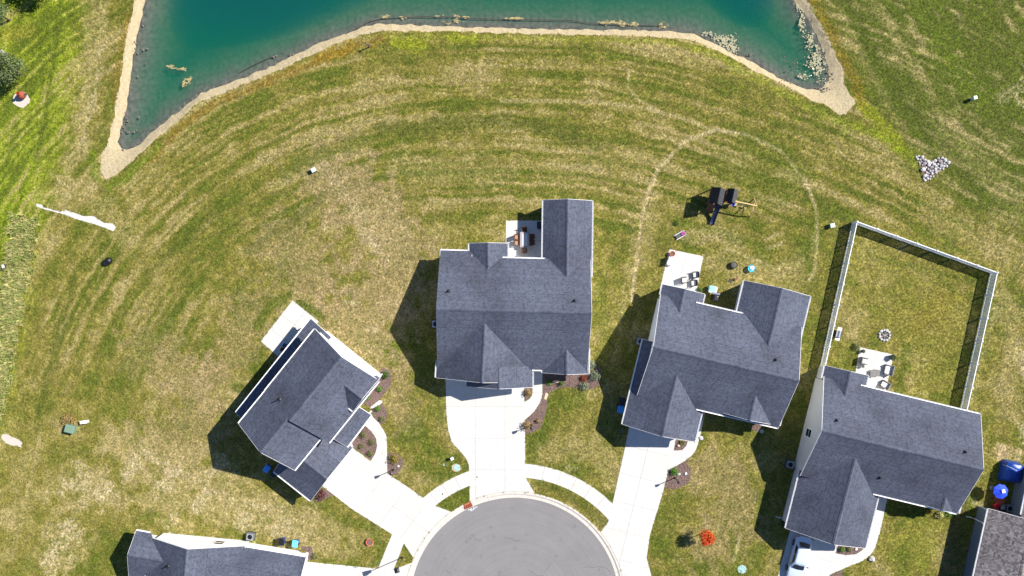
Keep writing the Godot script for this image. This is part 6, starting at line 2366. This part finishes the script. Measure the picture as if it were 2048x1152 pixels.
	boulder("pale stone in the small bed at the garage right of centre", 1357, 891, Vector3(0.2, 0.15, 0.18), M.tan_stone)
	boulder("pale blue grey stone at the front corner right of centre", 1523, 862.5, Vector3(0.2, 0.16, 0.2), M.lid_teal)
	boulder("white stone in the round bed of the left house", 797, 932, Vector3(0.16, 0.12, 0.14), M.stone)
	boulder("white rock by the garage bed at far right", 1712, 1098, Vector3(0.15, 0.12, 0.15), M.white_cushion)
	boulder("pale rock above the grey green tree at the left edge", 3, 108, Vector3(0.5, 0.3, 0.4), M.stone)
	# shrubs
	for s in [
		["dark yellow spotted shrub at the top end of the left house's bed", 769, 750, 0.45, 0.6, GREENS],
		["clipped green ball shrub, upper of the pair by the left porch", 758.5, 778.5, 0.33, 0.55, BRIGHTS],
		["clipped green ball shrub closest to the left porch roof", 733.5, 796.5, 0.33, 0.55, BRIGHTS],
		["clipped green ball shrub below the grey slab", 755.5, 817.5, 0.33, 0.55, BRIGHTS],
		["low dark shrub at the lower end of the bed below the grey slab", 763, 838, 0.3, 0.4, OLIVES],
		["olive shrub nearest the porch inside the curved left path", 726, 870, 0.38, 0.5, OLIVES],
		["olive shrub at the outer bend inside the curved left path", 743.5, 884.5, 0.36, 0.5, OLIVES],
		["olive shrub by the garage wall inside the curved left path", 723, 893, 0.34, 0.45, OLIVES],
		["olive shrub at the tip of the bed inside the curved left path", 740, 908, 0.38, 0.5, OLIVES],
		["golden yellow shrub in the round bed of the left house", 788, 919, 0.58, 0.8, GOLDS],
		["dark plum coloured shrub at the left garage corner", 640, 990, 0.75, 0.9, PLUMS],
		["orange grass clump between driveway and path of the centre house", 1056, 785.5, 0.42, 0.7, STRAWS],
		["orange grass clump beside the lamp post by the straight driveway", 1053, 852, 0.5, 0.8, STRAWS],
		["small orange grass clump at the edge of the long bed", 1077, 842, 0.28, 0.5, STRAWS],
		["bright green low shrub at the left end of the centre front bed", 1098, 765, 0.36, 0.3, BRIGHTS],
		["dark green shrub right of the tan boulder", 1122, 767, 0.36, 0.5, GREENS],
		["rust red shrub under the centre house's right front gable", 1168, 757, 0.42, 0.5, [Color(0.32, 0.06, 0.03), Color(0.2, 0.05, 0.03), Color(0.14, 0.1, 0.05)]],
		["large sage shrub at the right front corner of the centre house", 1190, 752, 0.62, 0.9, SAGES],
		["sage shrub above the front corner of the centre house", 1183, 730, 0.5, 0.9, SAGES],
		["sage shrub at the lower edge of the centre front bed", 1168, 773, 0.55, 0.6, SAGES],
		["green yellow bush in the shade of the right front eave", 1419, 836, 0.8, 1.0, OLIVES],
		["lime green shrub in the round mulch bed beside the driveway", 1349, 944, 0.5, 0.6, BRIGHTS],
		["low green shrub in the small bed at the garage right of centre", 1364, 886, 0.32, 0.4, OLIVES],
		["small yellow plant at the right front corner right of centre", 1537, 859, 0.2, 0.3, GOLDS],
		["yellow green shrub, left of the pair under the far right gable", 1860, 1022, 0.4, 0.6, GOLDS],
		["pale yellow leafy shrub under the far right gable", 1882, 1030, 0.5, 0.6, [Color(0.5, 0.46, 0.2), Color(0.3, 0.32, 0.08)]],
		["low green plant right of the pale yellow shrub", 1899, 1027.5, 0.4, 0.3, BRIGHTS],
		["green shrub in the bed behind the white car", 1685, 1099, 0.36, 0.5, BRIGHTS],
		["bright green shrub right of the one behind the white car", 1699, 1098.5, 0.3, 0.4, OLIVES],
		["spiky green plant below the cream wall's downspout", 1567, 1048, 0.4, 0.5, GREENS],
		["dark yellow flecked shrub at the end of the bright white wall", 606, 1108, 0.42, 0.6, GOLDS],
		["low green shrub at the edge of the bottom left driveway", 629, 1114, 0.4, 0.4, OLIVES],
		["brown and yellow shrub beside the slate wall at bottom right", 1909, 1137, 0.36, 0.5, STRAWS],
		["dry flowering shrub at the top left corner of the furnished patio", 1713, 694, 0.42, 0.5, OLIVES],
		["rusty dry weeds behind the green transformer", 136, 842, 0.95, 0.6, STRAWS],
		["dark green weed on the lawn left of the pink lounger", 1352, 447, 0.3, 0.2, GREENS],
		["grey green shrub in the shade right of the black bin", 1243, 862, 0.34, 0.4, SAGES],
		["small green plant at the patio corner right of centre", 1399, 580, 0.35, 0.35, GREENS]]:
		shrub("shrub", s[0], s[1], s[2], s[3], s[4], s[5], int(220 + 500 * s[3]), 0.05 if s[3] < 0.4 else 0.065)
	grass()

func _ready() -> void:
	rng.seed = 20
	var cam := Camera3D.new()
	cam.name = "camera"
	add_child(cam)
	cam.position = Vector3(0, H, 0)
	cam.rotation_degrees = Vector3(-90, 0, 0)
	cam.fov = rad_to_deg(2.0 * atan(576.0 / S / H))
	cam.far = 600.0
	cam.near = 0.5
	cam.current = true
	var env := Environment.new()
	env.background_mode = Environment.BG_SKY
	var sky := Sky.new()
	var ps := ProceduralSkyMaterial.new()
	ps.sky_top_color = C(86, 124, 184)
	ps.sky_horizon_color = C(196, 208, 224)
	ps.sky_curve = 0.12
	ps.ground_bottom_color = C(90, 90, 70)
	ps.ground_horizon_color = C(196, 208, 224)
	ps.sky_energy_multiplier = 0.76
	sky.sky_material = ps
	env.sky = sky
	env.tonemap_mode = Environment.TONE_MAPPER_LINEAR
	env.tonemap_exposure = 1.7
	env.volumetric_fog_enabled = true
	env.volumetric_fog_density = 0.0
	env.sdfgi_enabled = true
	env.ssao_enabled = true
	env.ssil_enabled = true
	var we := WorldEnvironment.new()
	we.name = "world"
	we.environment = env
	add_child(we)
	var sun := DirectionalLight3D.new()
	sun.name = "sun"
	add_child(sun)
	sun.look_at_from_position(Vector3.ZERO, Vector3(-0.917 * 0.985, -1.0, 0.40 * 0.985), Vector3.UP)
	sun.light_energy = 1.6
	sun.light_color = Color(1.0, 0.975, 0.94)
	sun.light_angular_distance = 0.55
	sun.shadow_enabled = true
	make_materials()
	build_setting()
	build_houses()
	build_things()
